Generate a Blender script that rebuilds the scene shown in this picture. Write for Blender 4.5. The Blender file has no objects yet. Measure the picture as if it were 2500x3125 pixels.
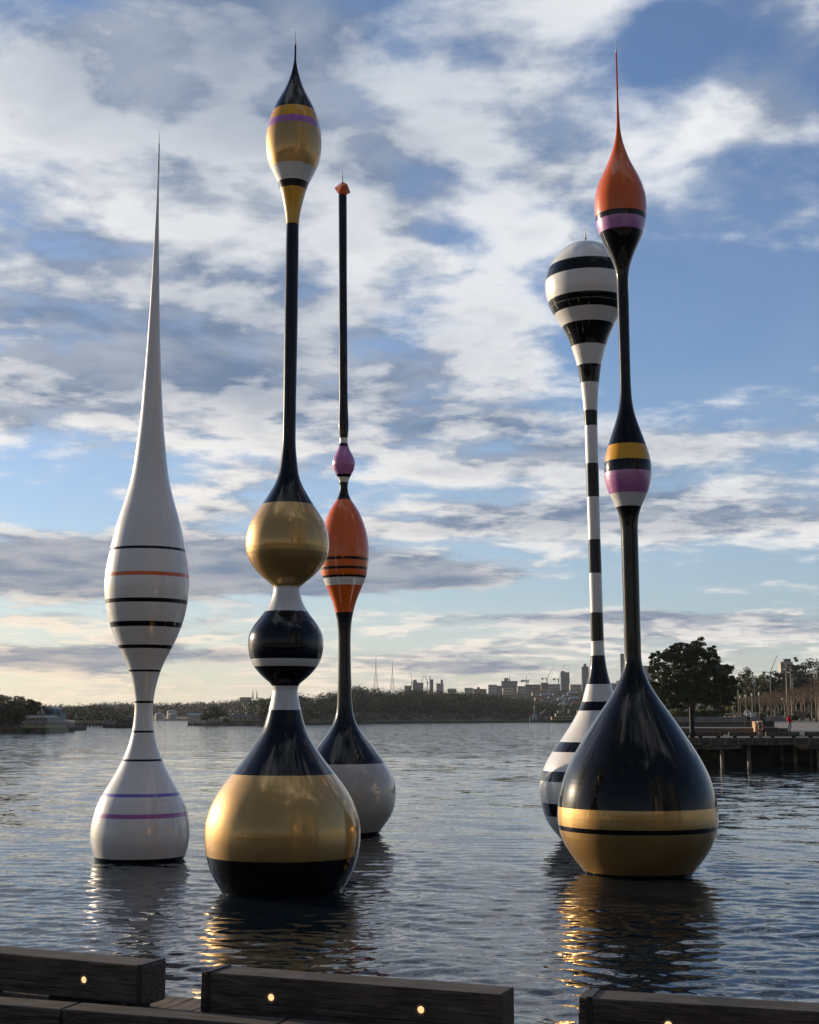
import bpy, math, random
import numpy as np
from mathutils import Vector
R = math.radians
scn = bpy.context.scene
COL = scn.collection

# ------------------------------------------------------------------ camera
EYE = 3.2
FOC = 4200.0                                   # focal length in photo pixels (photo 2500 x 3125)
PITCH = math.atan(624.5 / FOC)
CP, SP = math.cos(PITCH), math.sin(PITCH)
cam = bpy.data.cameras.new('camera')
cam.sensor_fit = 'VERTICAL'; cam.sensor_height = 36.0; cam.lens = 36.0 * FOC / 3125
cam.clip_start = 0.1; cam.clip_end = 30000
co = bpy.data.objects.new('camera', cam); COL.objects.link(co); scn.camera = co
co.location = (0, 0, EYE); co.rotation_euler = (R(90) + PITCH, 0, 0)
scn.view_settings.view_transform = 'Standard'; scn.view_settings.look = 'None'
scn.view_settings.gamma = 1.0; scn.view_settings.use_curve_mapping = False
scn.view_settings.exposure = 0.30

def pt(px, py, D):
    """world X and Z of the thing seen at photo pixel px, py when it stands D metres north"""
    a = (px - 1250) / FOC; b = (1562.5 - py) / FOC
    t = D / (CP - b * SP)
    return a * t, EYE + (SP + b * CP) * t
def gx(px, D): return pt(px, 2187, D)[0]
def gz(py, D): return pt(1250, py, D)[1]

# ------------------------------------------------------------------ sun and sky
SUN_AZ, SUN_EL = -56.0, 11.0
sl = bpy.data.lights.new('sun', 'SUN'); sl.energy = 4.6; sl.angle = R(0.5); sl.color = (1.0, 0.80, 0.56)
so = bpy.data.objects.new('sun', sl); COL.objects.link(so)
so.rotation_euler = Vector((-math.sin(R(SUN_AZ)) * math.cos(R(SUN_EL)), -math.cos(R(SUN_AZ)) * math.cos(R(SUN_EL)), -math.sin(R(SUN_EL)))).to_track_quat('-Z', 'Y').to_euler()

world = bpy.data.worlds.new('World'); scn.world = world; world.use_nodes = True
wt = world.node_tree; wt.nodes.clear()
class NX:
    """tiny helper for node arithmetic"""
    def __init__(s, t): s.t = t
    def put(s, sock, v):
        if hasattr(v, 'is_output') or isinstance(v, bpy.types.NodeSocket): s.t.links.new(v, sock)
        else: sock.default_value = v
    def m(s, op, *a, clamp=False):
        n = s.t.nodes.new('ShaderNodeMath'); n.operation = op; n.use_clamp = clamp
        for i, v in enumerate(a): s.put(n.inputs[i], v)
        return n.outputs[0]
    def add(s, a, b): return s.m('ADD', a, b)
    def sub(s, a, b): return s.m('SUBTRACT', a, b)
    def mul(s, a, b): return s.m('MULTIPLY', a, b)
    def div(s, a, b): return s.m('DIVIDE', a, b)
    def step(s, v, lo, hi, o0=0.0, o1=1.0, kind='SMOOTHSTEP'):
        n = s.t.nodes.new('ShaderNodeMapRange'); n.interpolation_type = kind
        s.put(n.inputs[0], v); n.inputs[1].default_value = lo; n.inputs[2].default_value = hi
        n.inputs[3].default_value = o0; n.inputs[4].default_value = o1
        return n.outputs[0]
    def noise(s, vec, scale, detail=4, rough=.5, dist=0, lac=2.0):
        n = s.t.nodes.new('ShaderNodeTexNoise'); n.noise_dimensions = '3D'
        s.t.links.new(vec, n.inputs['Vector'])
        n.inputs['Scale'].default_value = scale; n.inputs['Detail'].default_value = detail
        n.inputs['Roughness'].default_value = rough; n.inputs['Distortion'].default_value = dist; n.inputs['Lacunarity'].default_value = lac
        return n.outputs['Fac']
    def comb(s, x, y, z):
        n = s.t.nodes.new('ShaderNodeCombineXYZ')
        for i, v in enumerate((x, y, z)): s.put(n.inputs[i], v)
        return n.outputs[0]
    def sep(s, v):
        n = s.t.nodes.new('ShaderNodeSeparateXYZ'); s.t.links.new(v, n.inputs[0]); return n.outputs
    def mix(s, f, a, b, blend='MIX'):
        n = s.t.nodes.new('ShaderNodeMix'); n.data_type = 'RGBA'; n.blend_type = blend
        s.put(n.inputs[0], f)
        for sk, v in ((n.inputs[6], a), (n.inputs[7], b)):
            if isinstance(v, tuple): sk.default_value = (*v, 1) if len(v) == 3 else v
            else: s.t.links.new(v, sk)
        return n.outputs[2]

w = NX(wt)
STR = 0.12
sky = wt.nodes.new('ShaderNodeTexSky'); sky.sky_type = 'NISHITA'; sky.sun_disc = False
sky.sun_elevation = R(SUN_EL); sky.sun_rotation = R(SUN_AZ); sky.air_density = 1.0; sky.dust_density = 0.4; sky.ozone_density = 3.0
tc = wt.nodes.new('ShaderNodeTexCoord')
dx, dy, dz = w.sep(tc.outputs['Generated'])
el = w.m('ARCSINE', w.m('MINIMUM', w.m('MAXIMUM', dz, -1.0), 1.0))
az = w.m('ARCTAN2', dx, dy)
zz = w.add(w.m('MAXIMUM', dz, 0.0), 0.11)
P = w.comb(w.div(dx, zz), w.div(dy, zz), 0.0)
# clouds laid out on a flat ceiling above the harbour: soft banks, puffs inside them, and thin streaks
def shifted(p, ox, oy):
    n = wt.nodes.new('ShaderNodeVectorMath'); n.operation = 'ADD'; wt.links.new(p, n.inputs[0]); n.inputs[1].default_value = (ox, oy, 0); return n.outputs[0]
def blob(a0, e0, sa, se, amp):
    u = w.div(w.sub(az, R(a0)), R(sa)); v = w.div(w.sub(el, R(e0)), R(se))
    q = w.add(w.mul(u, u), w.mul(v, v))
    return w.mul(w.m('EXPONENT', w.mul(q, -1.0)), amp)
BIAS = [(-12, 19, 9, 6.5, .16), (-3, 21, 7, 5, .13), (-10, 12.5, 7, 3.2, .14), (2, 13, 6, 2.6, .10), (-12, 6.1, 9, 1.05, .62), (-2, 5.7, 6, .6, .50), (-14.5, 2.35, 2.2, .36, .40), (-11, 2.6, 1.6, .40, .42), (-7.6, 2.5, 1.2, .25, .3), (3, 2.0, 2.5, .22, .3), (8, 4.1, 7, .28, .25), (8, 7.9, 9, .8, .14), (-10, 25, 8, 3.5, .10),
        (9, 10.5, 8, 2.2, .12), (12, 15.5, 5.0, 3.0, -.27), (6, 18.5, 3.0, 2.0, -.08), (15.5, 26, 3, 3.5, .14), (7, 23, 4, 4, .07), (4, 8.6, 9, 1.4, .03), (5, 5.0, 10, 1.3, -.16),
        (-14, 8.6, 3, 1.6, -.16), (11.5, 27.5, 3, 3, -.12), (0, 27.5, 3, 2.0, -.06), (12, 3.4, 8, .5, .13), (-13, 2.3, 6, .7, .12), (3, 2.6, 7, .6, .07)]
bias = 0.0
for b_ in BIAS: bias = w.add(bias, blob(*b_))
away = w.step(w.m('ABSOLUTE', az), R(28), R(75), 0.0, -.13)      # clear sky behind the viewer, cloud ahead
high = w.step(el, R(42), R(74), 1.0, 0.0)             # overhead the deck goes on all round
bias = w.add(bias, w.add(w.mul(away, high), w.mul(w.sub(1.0, high), .06)))
fine = w.step(el, R(12), R(25), .16, .06)
def dens(ox, oy, det):
    p = shifted(P, ox, oy)
    a = w.noise(p, 1.7, det, .55, .3)
    b = w.noise(p, 4.4, det, .54, .25)
    c = w.noise(shifted(p, 7.3, 2.1), 13.0, 5, .62, .1)
    return w.add(w.add(w.mul(a, .70), w.mul(b, .50)), w.add(w.mul(w.sub(c, .5), fine), -.10))
d0 = w.add(dens(3.1, 1.7, 8), bias)
d1 = w.add(dens(3.1 - .10, 1.7 + .07, 8), bias)       # the same clouds, a little toward the sun
d2 = w.add(dens(3.1 - .30, 1.7 + .21, 4), bias)       # and much farther toward it: big masses shade themselves
cover = w.step(d0, .445, .65)
lit = w.step(w.add(w.mul(w.sub(d0, d1), 1.0), w.mul(w.sub(d0, d2), .8)), -.17, .15)
thick = w.step(d0, .50, .78)
sbias = .0
for b_ in [(-8, 27.5, 12, 4.2, .55), (-9, 20.5, 9, 2.0, -.16), (-7, 15.0, 11, 3.0, .46), (3, 23, 6, 2.5, .2), (9, 11, 7, 1.6, .2), (-12, 10.8, 5, 1.4, -.2), (-12, 6.0, 10, 1.3, .9), (-2, 5.5, 7, .8, .85), (-12, 2.3, 6, .5, .7), (3, 2.0, 3, .3, .5), (8, 4.0, 8, .35, .3), (9, 12, 6, 1.2, .12), (8, 8, 8, .8, .22), (12, 25, 5, 4, -.12)]: sbias = w.add(sbias, blob(*b_))
shade = w.m('MULTIPLY', w.add(w.mul(thick, .52), w.add(w.mul(w.sub(.84, lit), 1.0), sbias)), 1.0, clamp=True)
inner = w.step(w.noise(shifted(P, 4.4, 8.1), 3.6, 7, .58, .4), .33, .67, .70, 1.0)
shade = w.mul(shade, inner)
warm = w.m('EXPONENT', w.mul(el, -8.0))
sunside = w.step(az, R(14), R(-20))
warmth = w.mul(warm, w.add(w.mul(sunside, .70), .42))
K = 1.0 / STR
def kc(r, g, b): return (r * K, g * K, b * K)
bright = w.mix(warmth, kc(.75, .765, .775), kc(.92, .72, .49))
dark = w.mix(warmth, kc(.125, .180, .285), kc(.15, .19, .26))
cloud = w.mix(shade, bright, dark)
blue = w.mix(1.0, sky.outputs[0], (.80, .96, 1.44), 'MULTIPLY')
anti = w.step(w.m('ABSOLUTE', az), R(32), R(115), 1.0, .34)          # the sky opposite the low sun is deeper
blue = w.mix(1.0, blue, w.comb(w.mul(anti, 1.12), w.mul(anti, .97), w.mul(anti, .74)), 'MULTIPLY')
veil = w.mul(w.noise(shifted(P, 9, 4), 1.6, 5, .6, .6), w.add(w.mul(warm, .95), .10))
base = w.mix(w.m('MULTIPLY', veil, 1.0, clamp=True), blue, w.mix(warmth, kc(.46, .52, .63), kc(.80, .68, .52)))
full = w.mix(w.mul(cover, .95), base, cloud)
below = w.step(dz, -.02, 0.0)
full = w.mix(below, kc(.10, .12, .14), full)
bg = wt.nodes.new('ShaderNodeBackground'); bg.inputs[1].default_value = STR
wo = wt.nodes.new('ShaderNodeOutputWorld')
wt.links.new(full, bg.inputs[0]); wt.links.new(bg.outputs[0], wo.inputs[0])
world.cycles.sampling_method = 'MANUAL'; world.cycles.sample_map_resolution = 512

# ------------------------------------------------------------------ materials
MATS = {}
def nodes_of(name):
    m = bpy.data.materials.new(name); m.use_nodes = True
    t = m.node_tree; b = t.nodes['Principled BSDF']; MATS[name] = m
    return m, NX(t), b
def bump(x, b, h, strength, dist):
    n = x.t.nodes.new('ShaderNodeBump'); n.inputs['Strength'].default_value = strength; n.inputs['Distance'].default_value = dist
    x.t.links.new(h, n.inputs['Height']); x.t.links.new(n.outputs[0], b.inputs['Normal']); return n
def obco(x, sx=1, sy=1, sz=1):
    tcn = x.t.nodes.new('ShaderNodeTexCoord'); mp = x.t.nodes.new('ShaderNodeMapping')
    x.t.links.new(tcn.outputs['Object'], mp.inputs[0]); mp.inputs['Scale'].default_value = (sx, sy, sz); return mp.outputs[0]
def geo(x, sx=1, sy=1, sz=1):
    g = x.t.nodes.new('ShaderNodeNewGeometry'); mp = x.t.nodes.new('ShaderNodeMapping')
    x.t.links.new(g.outputs['Position'], mp.inputs[0]); mp.inputs['Scale'].default_value = (sx, sy, sz); return mp.outputs[0]
def paint(name, col, rough=.35, metallic=0.0, coat=1.0, vary=.06, spec=.5, grime=True):
    m, x, b = nodes_of(name)
    n = x.noise(obco(x, 1, 1, .5), 2.3, 5, .6)
    streak = x.noise(obco(x, 9, 9, .35), 1.5, 3, .6)
    f = x.m('ADD', x.mul(n, .5), x.mul(streak, .5))
    c = x.mix(x.step(f, .3, .7), tuple(v * (1 - vary) for v in col), tuple(min(1, v * (1 + vary)) for v in col))
    x.t.links.new(c, b.inputs['Base Color'])
    b.inputs['Roughness'].default_value = rough; b.inputs['Metallic'].default_value = metallic
    b.inputs['Specular IOR Level'].default_value = spec
    b.inputs['Coat Weight'].default_value = coat; b.inputs['Coat Roughness'].default_value = .03; b.inputs['Coat IOR'].default_value = 1.5 if spec > .1 else 1.40
    # slight waviness of the hand-laid shell
    h = x.noise(obco(x, 1, 1, 1), 1.4, 2, .5)
    bump(x, b, h, .15, .012)
    return m
paint('white_paint', (.81, .80, .775), vary=.055)
paint('black_paint', (.003, .0033, .004), rough=.3, spec=.05)
paint('navy_paint', (.0018, .0028, .009), rough=.3, spec=.05)
def gold():
    paint('gold_paint', (.62, .375, .125), rough=.50, metallic=.62, vary=.08)
    m = MATS['gold_paint']; t = m.node_tree; b1 = t.nodes['Principled BSDF']
    b2 = t.nodes.new('ShaderNodeBsdfPrincipled'); b2.inputs['Metallic'].default_value = 1.0; b2.inputs['Roughness'].default_value = .13
    t.links.new(b1.inputs['Base Color'].links[0].from_socket, b2.inputs['Base Color']); t.links.new(b1.inputs['Normal'].links[0].from_socket, b2.inputs['Normal'])
    mx = t.nodes.new('ShaderNodeMixShader'); mx.inputs[0].default_value = .24; out = t.nodes['Material Output']
    t.links.new(b1.outputs[0], mx.inputs[1]); t.links.new(b2.outputs[0], mx.inputs[2]); t.links.new(mx.outputs[0], out.inputs['Surface'])
gold()
paint('yellow_paint', (.78, .38, .012), spec=.2); paint('orange_paint', (.74, .125, .006), spec=.2); paint('lilac_paint', (.46, .16, .47))
paint('pink_paint', (.50, .17, .42)); paint('violet_paint', (.17, .12, .55)); paint('magenta_paint', (.42, .09, .38)); paint('grey_paint', (.42, .40, .38))
paint('galvanised', (.35, .36, .38), rough=.4, metallic=.6, coat=0)
paint('bronze', (.20, .15, .12), rough=.4, coat=0, metallic=.4)
paint('rust_mast', (.20, .12, .09), rough=.5, coat=0)

def rough_mat(name, c0, c1, scale=3.0, rough=.8, bs=0.0, metallic=0, stretch=(1, 1, 1), lo=.35, hi=.65):
    m, x, b = nodes_of(name)
    g = geo(x, *stretch)
    n = x.noise(g, scale, 6, .62)
    x.t.links.new(x.mix(x.step(n, lo, hi), c0, c1), b.inputs['Base Color'])
    b.inputs['Roughness'].default_value = rough; b.inputs['Metallic'].default_value = metallic
    b.inputs['Specular IOR Level'].default_value = .3
    if bs: bump(x, b, n, .6, bs)
    return m
paint('seam_paint', (.55, .545, .53), coat=0)
rough_mat('concrete', (.20, .19, .17), (.36, .34, .31), 1.2, .85, .01)
rough_mat('dark_concrete', (.06, .06, .055), (.13, .125, .115), 1.0, .85, .01)
rough_mat('paving', (.22, .20, .18), (.30, .275, .245), .6, .85)
rough_mat('sandstone', (.28, .19, .10), (.50, .37, .22), 1.3, .9, .03)
rough_mat('leaf_dark', (.011, .025, .011), (.034, .054, .021), .35, .6)
rough_mat('leaf_fig', (.016, .034, .010), (.060, .085, .020), .7, .45)
rough_mat('leaf_olive', (.05, .06, .018), (.13, .12, .03), .25, .6)
rough_mat('leaf_far', (.014, .028, .022), (.036, .052, .038), .035, .7, stretch=(1, .4, 1.6))
rough_mat('leaf_hazy', (.06, .075, .055), (.11, .12, .085), .02, .8)
rough_mat('hedge_leaf', (.04, .055, .012), (.12, .13, .035), 1.0, .6)
rough_mat('bark', (.09, .07, .05), (.20, .16, .12), 2.0, .9)
rough_mat('pale_bark', (.22, .18, .13), (.40, .33, .25), 2.0, .9)
rough_mat('twig', (.17, .125, .095), (.28, .21, .16), 2.0, .9)
rough_mat('earth', (.04, .04, .025), (.08, .075, .045), .05, .95)
rough_mat('grass', (.035, .05, .015), (.07, .09, .03), .1, .95)
rough_mat('shore_rock', (.05, .045, .04), (.16, .14, .11), .25, .9)
rough_mat('tower_dark', (.08, .10, .125), (.14, .16, .185), .02, .5)
rough_mat('tower_pale', (.30, .31, .33), (.40, .40, .42), .02, .7)
rough_mat('tower_cream', (.42, .38, .32), (.52, .47, .40), .02, .7)
rough_mat('tower_brick', (.16, .11, .09), (.24, .17, .13), .02, .8)
rough_mat('roof_slate', (.05, .05, .055), (.10, .10, .11), .3, .6)
rough_mat('roof_tile', (.16, .07, .04), (.26, .12, .07), .3, .8)
rough_mat('cottage_wall', (.44, .38, .27), (.56, .49, .36), .3, .8)
rough_mat('boat_white', (.62, .60, .56), (.74, .72, .68), .5, .4)
rough_mat('boat_green', (.03, .05, .035), (.045, .07, .045), .5, .4)
rough_mat('boat_cream', (.36, .30, .17), (.44, .37, .22), .5, .5)
rough_mat('boat_belt', (.22, .20, .185), (.28, .26, .24), .5, .5)
rough_mat('blue_shed', (.10, .22, .30), (.16, .30, .38), .5, .7)
rough_mat('steel_dark', (.022, .02, .021), (.045, .042, .043), 2, .5, metallic=.5)
rough_mat('pole_pale', (.30, .27, .23), (.40, .36, .31), 2, .5)
rough_mat('lamp_glass', (.62, .62, .60), (.72, .72, .70), 2, .3)
rough_mat('crane_paint', (.30, .24, .15), (.40, .32, .2), .1, .6)
rough_mat('ring_orange', (.50, .12, .04), (.62, .18, .07), 3, .6)
rough_mat('reflect_white', (.7, .7, .7), (.8, .8, .8), 3, .4)
rough_mat('rope', (.30, .26, .17), (.42, .36, .24), 20, .9)
rough_mat('blue_grey_post', (.16, .19, .22), (.22, .26, .29), 3, .5)
rough_mat('skin', (.28, .16, .11), (.34, .20, .14), 9, .6)
rough_mat('hair', (.012, .010, .009), (.03, .022, .018), 20, .6)
rough_mat('cloth_white', (.50, .50, .52), (.62, .62, .63), 5, .9)
rough_mat('cloth_red', (.50, .015, .03), (.60, .03, .045), 6, .7)
rough_mat('cloth_grey', (.30, .30, .31), (.40, .40, .41), 6, .9)
rough_mat('cloth_black', (.012, .012, .014), (.03, .03, .034), 6, .9)
rough_mat('cloth_navy', (.015, .02, .04), (.03, .035, .06), 6, .9)
rough_mat('green_marker', (.02, .12, .08), (.03, .16, .10), 3, .5)
rough_mat('red_marker', (.35, .03, .02), (.45, .05, .03), 3, .5)
rough_mat('foam', (.7, .72, .74), (.85, .86, .87), 1, .8)

def glass_mat(name, col=(.02, .03, .04), rough=.08):
    m, x, b = nodes_of(name)
    n = x.noise(geo(x), .15, 2)
    x.t.links.new(x.mix(n, col, tuple(c * 2.2 for c in col)), b.inputs['Base Color'])
    b.inputs['Roughness'].default_value = rough; b.inputs['Specular IOR Level'].default_value = .8
    return m
glass_mat('window_glass')

def timber_mat(name, c0, c1, dirt, ax=0, scale=1.0):
    m, x, b = nodes_of(name)
    st = [14, 14, 14]; st[ax] = .9
    g = obco(x, *[v * scale for v in st])
    grain = x.noise(g, 3.0, 7, .68, .4)
    st2 = [60, 60, 60]; st2[ax] = 1.6
    fine = x.noise(obco(x, *[v * scale for v in st2]), 2.0, 4, .6, .2)
    blotch = x.noise(obco(x, 1, 1, 1), 2.4, 4, .6)
    f = x.add(x.mul(grain, .6), x.mul(fine, .4))
    st3 = [7, 7, 7]; st3[ax] = .35
    cr = x.noise(obco(x, *[v * scale for v in st3]), 2.1, 4, .55, .6)
    crack = x.step(x.m('ABSOLUTE', x.sub(cr, .5)), .0, .012)
    f = x.mul(f, x.add(.72, x.mul(crack, .28)))
    c = x.mix(x.step(f, .36, .62), c0, c1)
    c = x.mix(x.mul(x.step(blotch, .50, .68), .55), c, dirt)
    x.t.links.new(c, b.inputs['Base Color'])
    b.inputs['Roughness'].default_value = .78; b.inputs['Specular IOR Level'].default_value = .25
    bump(x, b, f, .8, .004)
    return m
timber_mat('beam_wood', (.026, .0225, .020), (.130, .110, .097), (.030, .028, .022))
timber_mat('plank_wood', (.075, .055, .040), (.24, .185, .14), (.07, .055, .04), ax=1)
timber_mat('wharf_wood', (.085, .072, .058), (.20, .17, .135), (.04, .036, .03), scale=.3)

# water: dark harbour green-blue, wind ripples finer than the mesh as relief
m, x, b = nodes_of('harbour_water')
b.inputs['Base Color'].default_value = (.006, .012, .018, 1)
b.inputs['IOR'].default_value = 1.33; b.inputs['Specular IOR Level'].default_value = .5
g = x.t.nodes.new('ShaderNodeNewGeometry'); pos = g.outputs['Position']
sx_, sy_, sz_ = x.sep(pos)
rng_ = x.m('SQRT', x.add(x.mul(sx_, sx_), x.mul(sy_, sy_)))
open_ = x.step(rng_, 10, 150, 0, 1, 'LINEAR')            # wind chop grows with the open water beyond the wharf
p1 = x.comb(x.mul(sx_, 1.0), x.mul(sy_, 1.35), 0.0)
n1 = x.noise(p1, 5.5, 3, .55, .5)
n2 = x.noise(x.comb(x.mul(sx_, .55), sy_, 3.0), 1.7, 4, .6, .6)
gust = x.noise(x.comb(x.mul(sx_, .35), x.mul(sy_, .10), 8.0), .35, 3, .6)
n3 = x.noise(x.comb(x.mul(sx_, .5), x.mul(sy_, .8), 5.0), .45, 7, .66, .4)
hgt = x.add(x.mul(n1, x.add(.004, x.mul(open_, .02))), x.add(x.mul(n2, x.add(.004, x.mul(open_, .16))), x.mul(n3, x.mul(open_, .8))))
hgt = x.mul(hgt, x.step(gust, .3, .7, .6, 1.35))
bn = bump(x, b, hgt, 1.0, 1.0)
x.t.links.new(x.add(.010, x.mul(open_, .05)), b.inputs['Roughness'])
# wavelets too small for the mesh: facets tilted at random, more of them on the open water
def tilt(vec, scale, det, amp):
    n = x.t.nodes.new('ShaderNodeTexNoise'); n.inputs['Scale'].default_value = scale; n.inputs['Detail'].default_value = det; n.inputs['Roughness'].default_value = .6
    x.t.links.new(vec, n.inputs['Vector'])
    s1 = x.t.nodes.new('ShaderNodeVectorMath'); s1.operation = 'SUBTRACT'; x.t.links.new(n.outputs['Color'], s1.inputs[0]); s1.inputs[1].default_value = (.5, .5, .5)
    s2 = x.t.nodes.new('ShaderNodeVectorMath'); s2.operation = 'SCALE'; x.t.links.new(s1.outputs[0], s2.inputs[0]); x.put(s2.inputs['Scale'], amp); return s2.outputs[0]
def vadd(a, c):
    n = x.t.nodes.new('ShaderNodeVectorMath'); n.operation = 'ADD'; x.t.links.new(a, n.inputs[0]); x.t.links.new(c, n.inputs[1]); return n.outputs[0]
patch = x.step(gust, .3, .7, .55, 1.4)
tt = tilt(x.comb(x.mul(sx_, .8), x.mul(sy_, 1.2), 0.0), 7.0, 3, x.mul(patch, .20))
tt = vadd(tt, tilt(x.comb(x.mul(sx_, .5), sy_, 4.0), 1.6, 4, x.mul(x.mul(open_, patch), .85)))
tt = vadd(tt, tilt(x.comb(x.mul(sx_, .9), x.mul(sy_, .35), 9.0), .5, 7, x.mul(open_, .26)))
mz = x.t.nodes.new('ShaderNodeVectorMath'); mz.operation = 'MULTIPLY'; x.t.links.new(tt, mz.inputs[0]); mz.inputs[1].default_value = (1, 1, 0)
nn_ = x.t.nodes.new('ShaderNodeVectorMath'); nn_.operation = 'NORMALIZE'; x.t.links.new(vadd(g.outputs['Normal'], mz.outputs[0]), nn_.inputs[0])
for l_ in list(b.inputs['Normal'].links): x.t.links.remove(l_)
x.t.links.new(nn_.outputs[0], b.inputs['Normal'])

m, x, b = nodes_of('lamp_glow')
b.inputs['Base Color'].default_value = (.9, .7, .45, 1)
b.inputs['Emission Color'].default_value = (1.0, .60, .26, 1)
nn = x.noise(obco(x), 60, 2); x.t.links.new(x.step(nn, .2, .8, .8, 1.15), b.inputs['Emission Strength'])

# ------------------------------------------------------------------ geometry helpers
class G:
    """collects shapes; build() links them as ONE mesh object"""
    def __init__(s): s.v = []; s.f = []; s.mi = []; s.n = 0
    def raw(s, v, f, mi=0):
        o = s.n; s.v.append(np.asarray(v, float).reshape(-1, 3)); s.n += len(s.v[-1])
        s.f += [tuple(i + o for i in q) for q in f]; s.mi += [mi] * len(f); return s
    def box(s, x0, x1, y0, y1, z0, z1, mi=0):
        v = [(x0, y0, z0), (x1, y0, z0), (x1, y1, z0), (x0, y1, z0), (x0, y0, z1), (x1, y0, z1), (x1, y1, z1), (x0, y1, z1)]
        return s.raw(v, [(0, 3, 2, 1), (4, 5, 6, 7), (0, 1, 5, 4), (1, 2, 6, 5), (2, 3, 7, 6), (3, 0, 4, 7)], mi)
    def bbox(s, x0, x1, y0, y1, z0, z1, c=.01, mi=0):
        """box with all edges chamfered"""
        V = []; 
        for sx in (0, 1):
            for sy in (0, 1):
                for sz in (0, 1):
                    X = (x0, x1)[sx]; Y = (y0, y1)[sy]; Z = (z0, z1)[sz]
                    ex, ey, ez = (c, -c)[sx], (c, -c)[sy], (c, -c)[sz]
                    V += [(X, Y + ey, Z + ez), (X + ex, Y, Z + ez), (X + ex, Y + ey, Z)]
        I = lambda a, b_, c_, k: (a * 4 + b_ * 2 + c_) * 3 + k
        F = []
        for a in (0, 1):
            q = [I(a, 0, 0, 0), I(a, 1, 0, 0), I(a, 1, 1, 0), I(a, 0, 1, 0)]; F.append(q if a else q[::-1])
            q = [I(0, a, 0, 1), I(1, a, 0, 1), I(1, a, 1, 1), I(0, a, 1, 1)]; F.append(q[::-1] if a else q)
            q = [I(0, 0, a, 2), I(1, 0, a, 2), I(1, 1, a, 2), I(0, 1, a, 2)]; F.append(q if a else q[::-1])
        for a in (0, 1):
            for b_ in (0, 1):
                q = [I(a, b_, 0, 0), I(a, b_, 0, 1), I(a, b_, 1, 1), I(a, b_, 1, 0)]; F.append(q if a != b_ else q[::-1])
                q = [I(a, 0, b_, 0), I(a, 1, b_, 0), I(a, 1, b_, 2), I(a, 0, b_, 2)]; F.append(q[::-1] if a == b_ else q)
                q = [I(0, a, b_, 1), I(0, a, b_, 2), I(1, a, b_, 2), I(1, a, b_, 1)]; F.append(q[::-1] if a == b_ else q)
                for c_ in (0, 1):
                    q = [I(a, b_, c_, 0), I(a, b_, c_, 1), I(a, b_, c_, 2)]
                    F.append(q if (a + b_ + c_) % 2 else q[::-1])
        return s.raw(V, F, mi)
    def tube(s, p0, p1, r0, r1=None, n=8, caps=True, mi=0):
        r1 = r0 if r1 is None else r1
        p0, p1 = Vector(p0), Vector(p1); d = (p1 - p0)
        if d.length < 1e-9: return s
        d.normalize(); a = d.orthogonal().normalized(); b_ = d.cross(a)
        v = []
        for p, r in ((p0, r0), (p1, r1)):
            for i in range(n):
                t = 2 * math.pi * i / n; v.append(tuple(p + (a * math.cos(t) + b_ * math.sin(t)) * r))
        f = [(i, (i + 1) % n, n + (i + 1) % n, n + i) for i in range(n)]
        if caps: f += [tuple(range(n))[::-1], tuple(range(n, 2 * n))]
        return s.raw(v, f, mi)
    def lathe(s, prof, n=24, cx=0, cy=0, mi=0):
        v = [(cx + r * math.cos(2 * math.pi * i / n), cy + r * math.sin(2 * math.pi * i / n), z) for r, z in prof for i in range(n)]
        f = [(k * n + i, k * n + (i + 1) % n, (k + 1) * n + (i + 1) % n, (k + 1) * n + i) for k in range(len(prof) - 1) for i in range(n)]
        return s.raw(v, f, mi)
    def torus(s, c, R_, r, ax=1, n=28, k=10, mi=0):
        v = []
        for i in range(n):
            t = 2 * math.pi * i / n
            for j in range(k):
                u = 2 * math.pi * j / k; q = R_ + r * math.cos(u)
                a_, b_, h_ = q * math.cos(t), q * math.sin(t), r * math.sin(u)
                v.append((c[0] + a_, c[1] + h_, c[2] + b_) if ax == 1 else (c[0] + a_, c[1] + b_, c[2] + h_))
        f = [(i * k + j, ((i + 1) % n) * k + j, ((i + 1) % n) * k + (j + 1) % k, i * k + (j + 1) % k) for i in range(n) for j in range(k)]
        return s.raw(v, f, mi)
    def mesh(s, name, mats, smooth=False):
        me = bpy.data.meshes.new(name)
        v = np.concatenate(s.v) if s.v else np.zeros((0, 3))
        me.from_pydata(v.tolist(), [], s.f)
        for mm in (mats if isinstance(mats, (list, tuple)) else [mats]): me.materials.append(MATS[mm])
        if any(s.mi): me.polygons.foreach_set('material_index', s.mi)
        if smooth: me.polygons.foreach_set('use_smooth', [True] * len(me.polygons))
        me.update(); return me
    def build(s, name, mats, parent=None, loc=None, rz=0, smooth=False):
        return link(name, s.mesh(name, mats, smooth), parent, loc, rz)
def link(name, me, parent=None, loc=None, rz=0):
    o = bpy.data.objects.new(name, me); COL.objects.link(o)
    if parent is not None: o.parent = parent
    if loc is not None: o.location = loc
    if rz: o.rotation_euler = (0, 0, rz)
    return o
def thing(name, label, cat, loc=(0, 0, 0), rz=0, group=None):
    o = bpy.data.objects.new(name, None); COL.objects.link(o); o.empty_display_size = .2
    o.location = loc; o.rotation_euler = (0, 0, rz); o['label'] = label; o['category'] = cat
    if group: o['group'] = group
    return o
def tag(o, label, cat, group=None):
    o['label'] = label; o['category'] = cat
    if group: o['group'] = group
    return o
def structure(o): o['kind'] = 'structure'; return o
def stuff(o, label=None, cat=None):
    o['kind'] = 'stuff'
    if label: o['label'] = label; o['category'] = cat
    return o
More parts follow.
